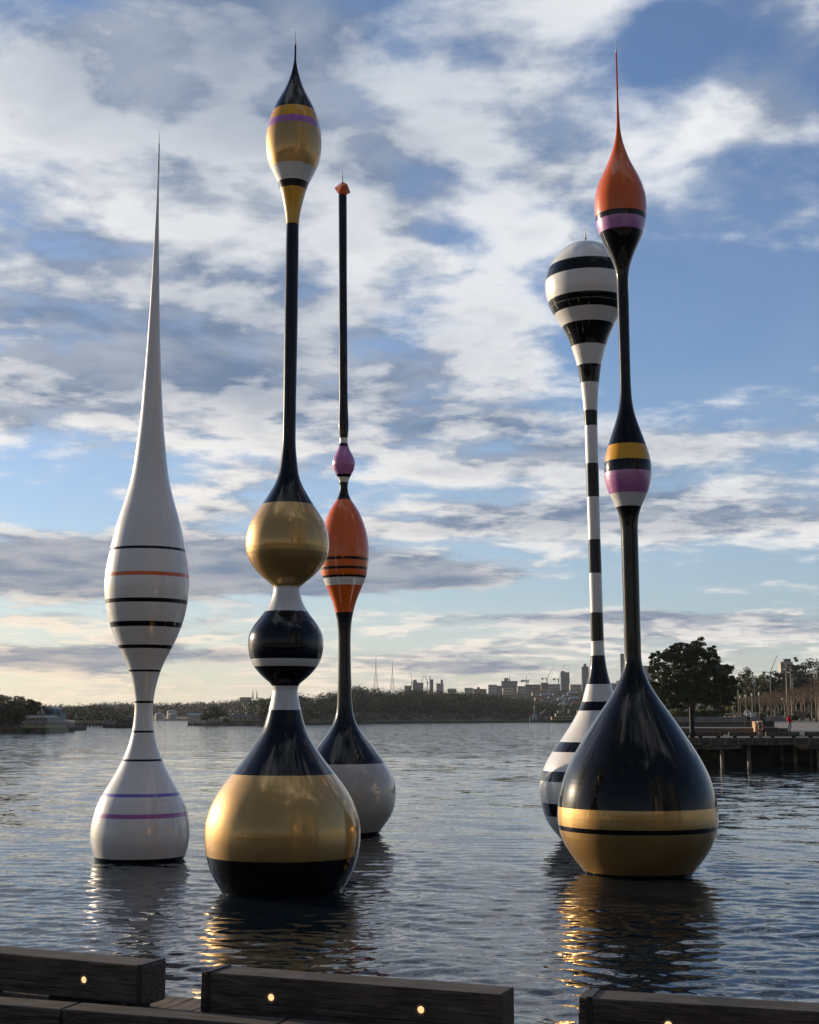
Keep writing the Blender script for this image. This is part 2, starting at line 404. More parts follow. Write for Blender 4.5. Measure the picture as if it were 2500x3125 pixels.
def dup(root, loc, label, rz=0, sc=1.0, group=None):
    r = root.copy(); COL.objects.link(r); r.location = loc; r.rotation_euler = (0, 0, rz); r.scale = (sc, sc, sc); r['label'] = label
    if group: r['group'] = group
    for ch in list(root.children):
        c = ch.copy(); COL.objects.link(c); c.parent = r
        for g_ in list(ch.children):
            d = g_.copy(); COL.objects.link(d); d.parent = c
    return r

# ------------------------------------------------------------------ water
def water():
    def axis(core0, core1, h, ratio, lim0, lim1):
        mid = list(np.arange(core0, core1, h)); up = []; st = h; q = mid[-1]
        while q < lim1: st *= ratio; q += st; up.append(q)
        dn = []; st = h; q = mid[0]
        while q > lim0: st *= ratio; q -= st; dn.append(q)
        return np.array(dn[::-1] + mid + up)
    X = axis(-8.5, 10.5, .05, 1.045, -6000, 6000)
    Y = axis(8.0, 24.0, .045, 1.009, 7.9, 130); Y = Y[Y >= 8.0]
    far = [Y[-1]]; st = Y[-1] - Y[-2]
    while far[-1] < 9000: st *= 1.08; far.append(far[-1] + st)
    near = [-700, -300, -120, -60, -30, -15, -6, 0, 3, 5, 6, 6.8, 7.4, 7.8]
    Y = np.array(near + list(Y) + far[1:])
    dX = np.gradient(X); dY = np.gradient(Y)
    XX, YY = np.meshgrid(X, Y); DD = np.maximum(*np.meshgrid(dX, dY))
    Z = np.zeros_like(XX); rg = np.random.default_rng(5)
    for i in range(84):
        lam = .12 * (.85 / .12) ** rg.random()
        if i < 8: lam = 2.0 + 3 * rg.random()
        th = R(-100) + rg.normal(0, .55)
        slope = .0140 * (lam / .6) ** .12 * (.55 if lam > 2 else 1)
        amp = slope * lam / (2 * math.pi) * 1.5
        kx, ky = 2 * math.pi / lam * math.cos(th), 2 * math.pi / lam * math.sin(th)
        att = np.clip((lam / DD - 3) / 3, 0, 1)
        env = .65 + .5 * np.sin(XX * rg.uniform(.1, .5) + YY * rg.uniform(.1, .4) + rg.uniform(0, 6))
        ph = kx * XX + ky * YY + rg.uniform(0, 6.28)
        Z += amp * att * env * (np.sin(ph) + .18 * np.sin(2 * ph + .5))
    ny, nx = XX.shape
    me = bpy.data.meshes.new('water')
    idx = np.arange(nx * ny).reshape(ny, nx)
    q = np.stack([idx[:-1, :-1], idx[:-1, 1:], idx[1:, 1:], idx[1:, :-1]], -1).reshape(-1, 4)
    me.vertices.add(nx * ny); me.vertices.foreach_set('co', np.stack([XX, YY, Z], -1).astype(np.float32).ravel())
    me.loops.add(q.size); me.loops.foreach_set('vertex_index', q.astype(np.int32).ravel())
    me.polygons.add(len(q)); me.polygons.foreach_set('loop_start', (np.arange(len(q)) * 4).astype(np.int32))
    me.polygons.foreach_set('loop_total', np.full(len(q), 4, np.int32)); me.polygons.foreach_set('use_smooth', np.ones(len(q), bool))
    me.materials.append(MATS['harbour_water']); me.update(calc_edges=True)
    structure(link('water', me)); print('water quads', len(q))
water()

# ------------------------------------------------------------------ the five floating sculptures
BUOY = {
 1: dict(D=32.072, x0=-6.127, x1=-6.141, top=16.344, rods=[[-6.17, 17.412], [-6.162, 17.109], [-6.15, 16.344]],
  r=[0.997, 1.033, 1.065, 1.091, 1.109, 1.116, 1.115, 1.108, 1.094, 1.076, 1.053, 1.023, 0.986, 0.941, 0.888, 0.828, 0.765, 0.703, 0.644, 0.587, 0.533, 0.483, 0.436, 0.395, 0.357, 0.324, 0.296, 0.272, 0.252, 0.237, 0.225, 0.217, 0.212, 0.21, 0.213, 0.22, 0.233, 0.25, 0.271, 0.295, 0.322, 0.353, 0.39, 0.433, 0.481, 0.532, 0.584, 0.633, 0.68, 0.725, 0.766, 0.803, 0.838, 0.868, 0.894, 0.915, 0.934, 0.95, 0.964, 0.975, 0.983, 0.986, 0.984, 0.976, 0.965, 0.95, 0.933, 0.914, 0.894, 0.873, 0.851, 0.83, 0.807, 0.784, 0.759, 0.732, 0.703, 0.673, 0.641, 0.61, 0.579, 0.549, 0.521, 0.496, 0.474, 0.454, 0.435, 0.417, 0.402, 0.387, 0.374, 0.362, 0.35, 0.339, 0.328, 0.316, 0.305, 0.294, 0.284, 0.274, 0.266, 0.258, 0.25, 0.243, 0.237, 0.23, 0.224, 0.217, 0.211, 0.205, 0.199, 0.193, 0.187, 0.182, 0.176, 0.17, 0.165, 0.16, 0.155, 0.151, 0.146, 0.142, 0.138, 0.133, 0.128, 0.123, 0.118, 0.114, 0.11, 0.106, 0.103, 0.099, 0.095, 0.091, 0.087, 0.084, 0.08, 0.077, 0.073, 0.07, 0.067, 0.063, 0.06, 0.056, 0.053, 0.05, 0.046, 0.043, 0.04, 0.038, 0.035, 0.033, 0.031, 0.029, 0.027, 0.025, 0.023, 0.021, 0.019, 0.017],
  bands=[('white', 7.069, None), ('black', 7.005, 7.069), ('white', 6.473, 7.005), ('orange', 6.385, 6.473), ('white', 5.874, 6.385), ('black', 5.78, 5.874), ('white', 5.354, 5.78), ('black', 5.236, 5.354), ('white', 4.829, 5.236), ('black', 4.748, 4.829), ('white', 4.268, 4.748), ('black', 4.223, 4.268), ('white', 3.558, 4.223), ('black', 3.508, 3.558), ('white', 2.885, 3.508), ('black', 2.836, 2.885), ('white', 2.243, 2.836), ('black', 2.195, 2.243), ('white', 1.493, 2.195), ('violet', 1.423, 1.493), ('white', 1.06, 1.423), ('magenta', 0.964, 1.06), ('white', 0.085, 0.964), ('black', -0.6, 0.085)]),
 2: dict(D=26.135, x0=-2.354, x1=-2.307, top=16.35, rods=[[-2.31, 16.945], [-2.306, 16.633], [-2.311, 16.35]],
  r=[1.094, 1.157, 1.22, 1.277, 1.323, 1.359, 1.387, 1.41, 1.427, 1.438, 1.442, 1.439, 1.429, 1.409, 1.381, 1.344, 1.299, 1.245, 1.181, 1.109, 1.03, 0.948, 0.864, 0.783, 0.705, 0.631, 0.56, 0.495, 0.44, 0.398, 0.365, 0.337, 0.311, 0.287, 0.265, 0.246, 0.233, 0.259, 0.389, 0.498, 0.583, 0.642, 0.68, 0.702, 0.713, 0.712, 0.694, 0.653, 0.591, 0.512, 0.431, 0.362, 0.312, 0.277, 0.256, 0.254, 0.388, 0.507, 0.605, 0.683, 0.74, 0.776, 0.793, 0.796, 0.788, 0.771, 0.744, 0.703, 0.647, 0.583, 0.514, 0.448, 0.385, 0.325, 0.27, 0.227, 0.199, 0.182, 0.168, 0.155, 0.144, 0.135, 0.129, 0.127, 0.127, 0.127, 0.128, 0.127, 0.126, 0.125, 0.125, 0.125, 0.126, 0.126, 0.127, 0.127, 0.128, 0.128, 0.129, 0.129, 0.13, 0.13, 0.13, 0.131, 0.131, 0.131, 0.131, 0.131, 0.131, 0.13, 0.13, 0.13, 0.13, 0.13, 0.129, 0.129, 0.129, 0.129, 0.129, 0.129, 0.128, 0.127, 0.126, 0.124, 0.123, 0.126, 0.134, 0.148, 0.166, 0.188, 0.211, 0.236, 0.265, 0.3, 0.345, 0.396, 0.444, 0.486, 0.517, 0.539, 0.551, 0.556, 0.555, 0.548, 0.536, 0.518, 0.492, 0.459, 0.42, 0.376, 0.328, 0.275, 0.222, 0.174, 0.133, 0.099, 0.071, 0.048, 0.03, 0.017],
  bands=[('navy', 15.168, None), ('yellow', 14.93, 15.168), ('lilac', 14.777, 14.93), ('gold', 13.986, 14.777), ('white', 13.69, 13.986), ('black', 13.557, 13.69), ('yellow', 12.843, 13.557), ('navy', 7.213, 12.843), ('gold', 5.647, 7.213), ('white', 5.17, 5.647), ('navy', 4.268, 5.17), ('white', 4.13, 4.268), ('black', 3.771, 4.13), ('white', 3.326, 3.771), ('navy', 2.147, 3.326), ('gold', 0.673, 2.147), ('black', -0.6, 0.673)]),
 3: dict(D=39.279, x0=-1.793, x1=-1.999, top=18.604, rods=[[-2.009, 19.552], [-2.007, 19.204], [-1.999, 19.037]],
  r=[0.954, 1.044, 1.134, 1.218, 1.29, 1.345, 1.382, 1.405, 1.418, 1.424, 1.422, 1.41, 1.387, 1.35, 1.3, 1.235, 1.16, 1.077, 0.989, 0.898, 0.805, 0.708, 0.61, 0.517, 0.436, 0.37, 0.317, 0.276, 0.247, 0.228, 0.216, 0.208, 0.204, 0.201, 0.198, 0.196, 0.193, 0.189, 0.186, 0.184, 0.182, 0.18, 0.179, 0.178, 0.178, 0.178, 0.179, 0.182, 0.186, 0.194, 0.205, 0.222, 0.244, 0.27, 0.302, 0.338, 0.379, 0.425, 0.475, 0.529, 0.58, 0.623, 0.656, 0.678, 0.693, 0.707, 0.719, 0.725, 0.723, 0.714, 0.7, 0.683, 0.66, 0.63, 0.593, 0.55, 0.504, 0.454, 0.391, 0.314, 0.233, 0.17, 0.134, 0.119, 0.12, 0.139, 0.184, 0.247, 0.305, 0.336, 0.331, 0.292, 0.232, 0.171, 0.13, 0.116, 0.123, 0.137, 0.147, 0.15, 0.148, 0.143, 0.138, 0.135, 0.132, 0.129, 0.127, 0.126, 0.125, 0.124, 0.124, 0.124, 0.124, 0.124, 0.124, 0.124, 0.124, 0.124, 0.124, 0.124, 0.124, 0.124, 0.123, 0.123, 0.123, 0.123, 0.123, 0.122, 0.122, 0.121, 0.121, 0.121, 0.12, 0.12, 0.12, 0.12, 0.119, 0.119, 0.12, 0.12, 0.12, 0.12, 0.12, 0.121, 0.121, 0.121, 0.122, 0.122, 0.122, 0.123, 0.123, 0.123, 0.123, 0.123, 0.124, 0.124, 0.124, 0.124, 0.124, 0.124],
  bands=[('navy', 11.207, None), ('white', 11.051, 11.207), ('black', 10.958, 11.051), ('pink', 10.13, 10.958), ('black', 10.046, 10.13), ('white', 9.903, 10.046), ('black', 9.39, 9.903), ('orange', 7.681, 9.39), ('black', 7.602, 7.681), ('orange', 7.415, 7.602), ('black', 7.341, 7.415), ('orange', 7.174, 7.341), ('black', 7.108, 7.174), ('white', 6.898, 7.108), ('orange', 6.137, 6.898), ('navy', 1.908, 6.137), ('grey', 0.054, 1.908), ('black', -0.6, 0.054)]),
 4: dict(D=36.654, x0=5.039, x1=4.884, top=16.284, rods=[[4.893, 16.58], [4.889, 16.334], [4.888, 16.291]],
  r=[1.044, 1.138, 1.229, 1.315, 1.389, 1.449, 1.493, 1.527, 1.552, 1.574, 1.591, 1.605, 1.613, 1.616, 1.613, 1.601, 1.581, 1.553, 1.518, 1.475, 1.424, 1.365, 1.299, 1.226, 1.15, 1.072, 0.996, 0.922, 0.851, 0.783, 0.717, 0.655, 0.596, 0.542, 0.495, 0.456, 0.424, 0.396, 0.368, 0.338, 0.308, 0.281, 0.258, 0.238, 0.221, 0.207, 0.196, 0.187, 0.181, 0.177, 0.175, 0.174, 0.173, 0.172, 0.171, 0.171, 0.17, 0.17, 0.169, 0.169, 0.169, 0.17, 0.17, 0.17, 0.17, 0.17, 0.17, 0.17, 0.17, 0.17, 0.17, 0.169, 0.168, 0.168, 0.167, 0.166, 0.166, 0.165, 0.165, 0.165, 0.166, 0.166, 0.166, 0.166, 0.167, 0.167, 0.167, 0.168, 0.168, 0.169, 0.17, 0.171, 0.171, 0.171, 0.171, 0.171, 0.171, 0.171, 0.171, 0.171, 0.172, 0.172, 0.172, 0.172, 0.173, 0.173, 0.173, 0.174, 0.175, 0.177, 0.18, 0.184, 0.189, 0.196, 0.203, 0.211, 0.221, 0.23, 0.241, 0.252, 0.264, 0.278, 0.294, 0.311, 0.332, 0.355, 0.381, 0.41, 0.439, 0.469, 0.501, 0.537, 0.577, 0.621, 0.67, 0.724, 0.783, 0.847, 0.908, 0.965, 1.014, 1.057, 1.092, 1.12, 1.139, 1.149, 1.152, 1.147, 1.136, 1.116, 1.087, 1.048, 0.998, 0.938, 0.867, 0.78, 0.669, 0.518, 0.314, 0.05],
  bands=[('white', 15.463, None), ('black', 15.105, 15.463), ('white', 14.494, 15.105), ('black', 14.148, 14.494), ('white', 13.797, 14.148), ('black', 13.223, 13.797), ('white', 12.687, 13.223), ('black', 12.202, 12.687), ('white', 11.433, 12.202), ('black', 11.012, 11.433), ('white', 9.971, 11.012), ('black', 9.053, 9.971), ('white', 7.897, 9.053), ('black', 6.992, 7.897), ('white', 5.94, 6.992), ('black', 5.182, 5.94), ('white', 4.801, 5.182), ('navy', 4.047, 4.801), ('white', 3.593, 4.047), ('black', 3.359, 3.593), ('white', 2.557, 3.359), ('black', 2.305, 2.557), ('white', 1.821, 2.305), ('black', 1.562, 1.821), ('white', 1.011, 1.562), ('black', 0.677, 1.011), ('white', -0.6, 0.677)]),
 5: dict(D=29.177, x0=4.733, x1=4.664, top=17.139, rods=[[4.652, 18.336], [4.651, 18.08], [4.655, 18.014], [4.654, 17.124]],
  r=[1.086, 1.177, 1.263, 1.344, 1.419, 1.485, 1.54, 1.585, 1.616, 1.637, 1.647, 1.649, 1.644, 1.634, 1.62, 1.601, 1.577, 1.546, 1.509, 1.466, 1.419, 1.366, 1.308, 1.245, 1.179, 1.111, 1.041, 0.971, 0.901, 0.83, 0.756, 0.681, 0.604, 0.528, 0.457, 0.393, 0.336, 0.286, 0.245, 0.212, 0.189, 0.178, 0.175, 0.176, 0.178, 0.178, 0.178, 0.177, 0.176, 0.176, 0.176, 0.176, 0.177, 0.178, 0.178, 0.178, 0.179, 0.179, 0.179, 0.18, 0.18, 0.18, 0.18, 0.18, 0.18, 0.179, 0.18, 0.183, 0.192, 0.208, 0.235, 0.273, 0.323, 0.377, 0.425, 0.463, 0.489, 0.504, 0.509, 0.508, 0.498, 0.48, 0.455, 0.423, 0.389, 0.353, 0.317, 0.28, 0.243, 0.21, 0.182, 0.161, 0.145, 0.134, 0.127, 0.123, 0.12, 0.119, 0.119, 0.119, 0.119, 0.119, 0.119, 0.12, 0.12, 0.121, 0.121, 0.122, 0.122, 0.123, 0.124, 0.124, 0.126, 0.126, 0.126, 0.126, 0.124, 0.124, 0.128, 0.139, 0.157, 0.184, 0.219, 0.261, 0.309, 0.359, 0.41, 0.456, 0.495, 0.525, 0.547, 0.561, 0.569, 0.571, 0.57, 0.563, 0.548, 0.524, 0.492, 0.452, 0.404, 0.352, 0.299, 0.251, 0.208, 0.17, 0.136, 0.105, 0.08, 0.061, 0.048, 0.04, 0.035, 0.032, 0.029, 0.026, 0.023, 0.021, 0.019, 0.017],
  bands=[('orange', 14.141, None), ('navy', 14.021, 14.141), ('lilac', 13.748, 14.021), ('black', 8.975, 13.748), ('yellow', 8.623, 8.975), ('navy', 8.384, 8.623), ('pink', 7.919, 8.384), ('white', 7.643, 7.919), ('black', 1.365, 7.643), ('gold', 0.993, 1.365), ('black', 0.896, 0.993), ('gold', 0.072, 0.896), ('black', -0.6, 0.072)]),
}

BLAB = {
 1: 'white spire buoy sculpture with thin black and coloured rings, leftmost in the water',
 2: 'gold-balled buoy sculpture with black ball and navy stem, nearest on the left side',
 3: 'slender buoy sculpture with orange bulb, grey base and faceted orange tip, behind the gold-balled one',
 4: 'black and white hooped buoy sculpture with round white top, behind the orange-tipped one',
 5: 'buoy sculpture with orange needle tip and black teardrop base, nearest on the right'}
def profile_normal(zs, rs): return np.gradient(rs, zs)
def lathe_part(name, mat, zs, rs, fr, fz, parent, n=96):
    """a ring-shaped shell section with normals taken from the whole sculpture's curve"""
    V, N_, F = [], [], []
    for z, r in zip(zs, rs):
        h = .02; dr = (np.interp(z + h, fz, fr) - np.interp(z - h, fz, fr)) / (2 * h)
        for i in range(n):
            t = 2 * math.pi * i / n; cx, cy = math.cos(t), math.sin(t)
            V.append((r * cx, r * cy, z)); q = Vector((cx, cy, -dr)).normalized(); N_.append(tuple(q))
    for k in range(len(zs) - 1):
        for i in range(n):
            F.append((k * n + i, k * n + (i + 1) % n, (k + 1) * n + (i + 1) % n, (k + 1) * n + i))
    me = bpy.data.meshes.new(name); me.from_pydata(V, [], F); me.materials.append(MATS[mat])
    me.polygons.foreach_set('use_smooth', [True] * len(F)); me.update()
    me.normals_split_custom_set_from_vertices(N_)
    return link(name, me, parent)

for k, q in BUOY.items():
    lean = math.atan((q['x1'] - q['x0']) / q['top'])
    root = thing('buoy_sculpture', BLAB[k], 'sculpture', (q['x0'], q['D'], 0), group='striped buoy sculptures floating in the harbour')
    root.rotation_euler = (0, lean, 0)
    fz = np.linspace(0, q['top'], len(q['r'])); fr = np.array(q['r'])
    fz = np.concatenate([[-.6, -.3], fz]); fr = np.concatenate([[max(.2, fr[0] - .5), max(.3, fr[0] - .24)], fr])
    for bi, (c, lo, hi) in enumerate(q['bands']):
        hi_ = q['top'] if hi is None else hi
        st = max(3, int((hi_ - lo) / .05))
        zs = np.linspace(lo, hi_, st + 1); rs = np.interp(zs, fz, fr)
        if k == 4 and hi is None: rs = rs * 1.0
        thin = (hi_ - lo) < .55
        nm = 'stripe' if thin else ('shaft' if rs.max() < .24 and hi_ - lo > 1.0 else 'shell_section')
        if k == 1 and hi is None: nm = 'spire'
        if lo < 0: nm = 'float_base'
        o = lathe_part(nm, c + '_paint', zs, rs, fr, fz, root)
        if k in (4,) or nm == 'stripe': o['label'] = c + ' ' + nm.replace('_', ' ')
        else: o['label'] = c + ' ' + nm.replace('_', ' ')
    top = q['top']; rod = q['rods']
    def lz(p): return p[1]
    if k == 1:
        G().tube((0, 0, top - .01), (0, 0, lz(rod[1])), .026, .017, 10).build('mast', 'white_paint', root)
        G().tube((0, 0, lz(rod[1])), (0, 0, lz(rod[0])), .008, .004, 6).build('lightning_rod', 'galvanised', root)
        G().box(-.02, .02, -.165, -.155, 10.4, 10.44).build('drain_hole', 'black_paint', root)
    if k == 2:
        G().tube((0, 0, top - .05), (0, 0, lz(rod[1])), .022, .018, 10).build('mast', 'navy_paint', root)
        G().tube((0, 0, lz(rod[1])), (0, 0, lz(rod[1]) + .07), .016, .016, 8).build('collar', 'white_paint', root)
        G().tube((0, 0, lz(rod[1]) + .07), (0, 0, lz(rod[0])), .007, .004, 6).build('lightning_rod', 'galvanised', root)
    if k == 5:
        G().tube((0, 0, top - .02), (0, 0, lz(rod[2])), .024, .018, 10).build('mast', 'orange_paint', root)
        G().tube((0, 0, lz(rod[2])), (0, 0, lz(rod[1])), .017, .017, 8).build('collar', 'white_paint', root)
        G().tube((0, 0, lz(rod[1])), (0, 0, lz(rod[0])), .007, .004, 6).build('lightning_rod', 'galvanised', root)
    if k == 3:
        z0 = 18.62
        import bmesh
        bm = bmesh.new()
        for p_ in [(0, 0, 19.04), (-.246, 0, 18.84), (.152, -.15, 18.885), (0, .24, 18.86), (-.04, -.19, 18.80), (-.11, -.1, 18.60), (.11, -.1, 18.575), (.237, .0, 18.69), (.0, .12, 18.59)]: bm.verts.new(p_)
        bmesh.ops.convex_hull(bm, input=bm.verts)
        me = bpy.data.meshes.new('faceted_tip'); bm.to_mesh(me); bm.free(); me.materials.append(MATS['orange_paint']); link('faceted_tip', me, root)
        G().tube((0, 0, z0 + .37), (0, 0, z0 + .60), .016, .014, 8).build('mast', 'rust_mast', root)
        G().tube((0, 0, z0 + .60), (0, 0, lz(rod[0])), .007, .004, 6).build('lightning_rod', 'galvanised', root)
    if k == 4:
        G().lathe([(fr[-1] + .002, top - .002), (fr[-1] * .75, top + .045), (fr[-1] * .4, top + .075), (.001, top + .085)], 96).build('dome_cap', 'white_paint', root, smooth=True)
        G().tube((0, 0, top + .07), (0, 0, top + .16), .022, .018, 8).build('collar', 'white_paint', root)
        G().tube((0, 0, top + .16), (0, 0, top + .45), .008, .004, 6).build('lightning_rod', 'galvanised', root)
        g = G(); rg = random.Random(3)
        for i in range(46):
            t = i / 46 * 6.283; rr = .36 + .06 * (i % 2)
            p = (rr * math.cos(t), rr * math.sin(t), top + .05)
            g.tube(p, (p[0] * 1.12 + rg.uniform(-.03, .03), p[1] * 1.12, top + .16), .003, .002, 3)
        stuff(g.build('bird_spikes', 'galvanised', root))
    for zs_ in {1: (5.56, 9.4), 2: (13.96,), 4: (14.33,)}.get(k, ()):
        r_ = float(np.interp(zs_, fz, fr)); r2_ = float(np.interp(zs_ + .006, fz, fr))
        G().lathe([(r_ + .0006, zs_), (r2_ + .0006, zs_ + .006)], 96).build('joint_seam', 'seam_paint', root, smooth=True)
    # bolted access hatch and the seams of the shell
    if k in (1, 2, 4):
        hz = {1: (1.20, .45), 2: (14.0, 0), 4: (3.0, 0)}[k]
        if k == 1:
            g = G(); rings = []
            for zz_ in np.linspace(.75, 1.35, 9):
                r_ = float(np.interp(zz_, fz, fr)) + .004
                rings.append([(r_ * math.cos(t), r_ * math.sin(t), zz_) for t in np.linspace(R(-62), R(-38), 9)])
            for zz_ in (0, 8):
                for i in range(8): g.tube(rings[zz_][i], rings[zz_][i + 1], .0035, n=4, caps=False)
            for i in (0, 8):
                for j in range(8): g.tube(rings[j][i], rings[j + 1][i], .0035, n=4, caps=False)
            g.build('hatch_seam', 'seam_paint', root)

# ------------------------------------------------------------------ near boardwalk: rail beams, lights, kerb timbers, planks
def beam(label, fl, yaw, length, lights, straps, blocks):
    root = thing('rail_beam', label, 'timber beam', (fl[0], fl[1], 1.47), yaw, 'timber rail beams along the boardwalk edge')
    G().bbox(0, length, 0, .245, 0, .23, .007).build('timber', 'beam_wood', root)
    for s_ in straps:
        g = G(); t = .006; a0, a1 = s_, s_ + .032
        g.bbox(a0, a1, -t, .001, -t, .236, .002).bbox(a0, a1, .244, .245 + t, -t, .236, .002).bbox(a0, a1, -t + .001, .244 + t, .2305, .238, .002)
        g.bbox(a0, a1, -t + .001, .244 + t, -.008, -.0005, .002)
        g.build('steel_strap', 'steel_dark', root)
    for l in lights:
        g = G(); prof = [(.0195, -.008), (.0205, .001), (.031, .002), (.033, -.002), (.033, -.012)]
        ring = g.lathe([(r, z) for r, z in prof], 28).build('light_fitting', 'bronze', root, smooth=False)
        ring.location = (l, -.0035, .118); ring.rotation_euler = (R(90), 0, 0)
        lens = G().lathe([(.0198, -.004), (.016, .0005), (.009, .002), (.0005, .0025)], 24).build('lamp_lens', 'lamp_glow', ring, smooth=True)
    for b0, b1 in blocks:
        G().bbox(b0, b1, .03, .215, -.052, -.009, .004).build('spacer_block', 'steel_dark', root)
    return root
yA = -math.atan2(.446, .964)
A_fr = (-1.617, 8.675); LA = 1.87
A_fl = (A_fr[0] - LA * math.cos(yA), A_fr[1] - LA * math.sin(yA))
beam('weathered rail beam at the left end with one glowing light and a steel-strapped right end', A_fl, yA, LA, (LA - .44,), (LA - .045,), ((.22, .62), (LA - .74, LA - .29), (LA - .16, LA - .09)))
yB = -math.atan2(.681, 1.738)
beam('weathered rail beam with two glowing lights, between the two gaps', (-1.24, 8.489), yB, 1.867, (.469, 1.40), (.035,), ((.25, .6), (1.2, 1.6)))
yC = -math.atan2(.375, 1.192)
beam('weathered rail beam at the right end with a notched top and a light at the bottom edge', (.91, 7.737), yC, 1.87, (.48, 1.41), (.045,), ((.25, .6), (1.2, 1.6)))

yD = -math.atan2(.560, 1.63)
def kerb(label, x, y, length, yaw):
    o = G().bbox(0, length, 0, .205, -.24, 0, .006).build('kerb_timber', 'beam_wood', None, (x, y, 1.50), yaw)
    tag(o, label, 'timber beam', 'low kerb timbers in front of the boardwalk'); return o
Dd = (math.cos(yD), math.sin(yD))
D0 = (-2.040, 8.425)
kerb('low kerb timber in the bottom left corner, left of the joint', D0[0] - Dd[0] * 2.03, D0[1] - Dd[1] * 2.03, 2.015, yD)
kerb('long low kerb timber running along the bottom edge under the middle rail beam', D0[0], D0[1], 1.35, yD)
kerb('low kerb timber barely showing at the bottom edge, right of the middle joint', D0[0] + Dd[0] * 1.365, D0[1] + Dd[1] * 1.365, 2.0, yD)
# planks laid across
yP = -R(21.8); Pd = (math.cos(yP), math.sin(yP)); Pn = (-math.sin(yP), math.cos(yP))
deck = structure(G().box(-5.6, 6.2, .02, .60, -.14, -.032).build('boardwalk', 'steel_dark', None, (-1.36, 8.46, 1.42), yP))
pm = [G().bbox(.003, .087, 0, .68 - .004 * (i % 3), -.03, 0, .003).mesh('plank', 'plank_wood') for i in range(4)]
rg = random.Random(8)
for i in range(118):
    u = -5.4 + i * .09
    o = link('plank', pm[i % 4], deck, (u, -.045 + rg.uniform(-.003, .003), rg.uniform(-.002, .002)), R(rg.uniform(-.25, .25)))

structure(G().box(-30, 30, -6.0, -5.2, 1.385, 4.1).build('unseen_shade_wall', 'dark_concrete'))  # unseen wall added behind the camera to keep sky light off the beam fronts
# the quay the camera stands on (seen only in reflections, continuing behind)
structure(G().box(-60, 45, -45, 8.0, 1.1, 1.385).build('quay', 'paving', None, (0, 0, 0), 0)).rotation_euler = (0, 0, R(0))
bpy.data.objects['quay'].location = (0, -1.2, 0)

# ------------------------------------------------------------------ vegetation
def quads(P_, size, rg, flat=.0, jit=.75):
    """leaf-sized faces at points P_, facing roughly outward from the crown"""
    n = len(P_); ctr = P_.mean(0); ctr[2] = P_[:, 2].min() * .75 + P_[:, 2].max() * .25
    N_ = P_ - ctr; N_ /= (np.abs(N_).max(0) + 1e-9); N_ /= np.linalg.norm(N_, axis=1)[:, None] + 1e-9
    N_ = N_ + rg.normal(size=(n, 3)) * jit; N_ /= np.linalg.norm(N_, axis=1)[:, None] + 1e-9
    a = rg.normal(size=(n, 3)); a -= (a * N_).sum(1)[:, None] * N_; a /= np.linalg.norm(a, axis=1)[:, None] + 1e-9
    b = np.cross(N_, a)
    s_ = (size * rg.uniform(.6, 1.3, n))[:, None]
    a = a * s_ * .5; b = b * s_ * .5
    V = np.stack([P_ - a * .9, P_ - b * .55, P_ + a, P_ + b * .55], 1).reshape(-1, 3)
    return V
def quad_mesh(name, V, mat):
    me = bpy.data.meshes.new(name); n = len(V) // 4
    me.vertices.add(len(V)); me.vertices.foreach_set('co', V.astype(np.float32).ravel())
    me.loops.add(n * 4); me.loops.foreach_set('vertex_index', np.arange(n * 4, dtype=np.int32))
    me.polygons.add(n); me.polygons.foreach_set('loop_start', (np.arange(n) * 4).astype(np.int32)); me.polygons.foreach_set('loop_total', np.full(n, 4, np.int32))
    me.materials.append(MATS[mat]); me.update(calc_edges=True); return me
def crown_pts(rg, w_, h_, nclump, nleaf, shell=.75, d_=None, low=.5):
    """leaf positions: clumps spread through a domed volume (unit base at z=0)"""
    d_ = d_ or w_; out = []
    for i in range(nclump):
        t = rg.uniform(0, 2 * math.pi); cz = rg.uniform(-low, 1); rr = math.sqrt(max(0, 1 - max(cz, 0) ** 2)) * (1 if cz > 0 else 1 + cz * .35)
        q = rg.uniform(shell, 1) if rg.random() < .75 else rg.uniform(.2, shell)
        c = np.array([math.cos(t) * rr * q * w_ / 2, math.sin(t) * rr * q * d_ / 2, (cz * q + low) / (1 + low) * h_])
        cr = rg.uniform(.10, .19) * w_
        p = rg.normal(size=(nleaf, 3)); p /= np.linalg.norm(p, axis=1)[:, None]
        p *= (rg.uniform(.45, 1, nleaf) ** .5)[:, None] * cr; p[:, 2] *= .62
        out.append(c + p)
    # inner fill so the mass closes behind the outer clumps
    m_ = int(nclump * nleaf * .35); p = rg.normal(size=(m_, 3)); p /= np.linalg.norm(p, axis=1)[:, None]; p *= (rg.uniform(0, 1, m_) ** .4)[:, None] * .78
    p[:, 2] = np.abs(p[:, 2]) * 1.0 - low * .5 * rg.random(m_)
    out.append(np.stack([p[:, 0] * w_ / 2, p[:, 1] * d_ / 2, (p[:, 2] + low) / (1 + low) * h_], 1))
    return np.concatenate(out)
def trunk_part(root, h_, r_, mat='bark', lean=0, split=True, seed=1, spread=1.0, name='trunk'):
    g = G(); rg = random.Random(seed)
    g.tube((0, 0, -.3), (lean, 0, h_ * .5), r_ * 1.25, r_ * .8, 8)
    if split:
        for i in range(5):
            a = i * 1.26 + rg.uniform(0, .6)
            p = (lean + math.cos(a) * spread * h_ * .35, math.sin(a) * spread * h_ * .35, h_ * rg.uniform(.85, 1.05))
            g.tube((lean, 0, h_ * .47), p, r_ * .5, r_ * .22, 6)
            for j in range(2):
                b = a + rg.uniform(-.8, .8)
                g.tube(p, (p[0] + math.cos(b) * spread * h_ * .3, p[1] + math.sin(b) * spread * h_ * .3, p[2] + h_ * rg.uniform(.2, .4)), r_ * .22, r_ * .08, 5)
    g.build(name, mat, root, smooth=True)
TREE_N = [0]
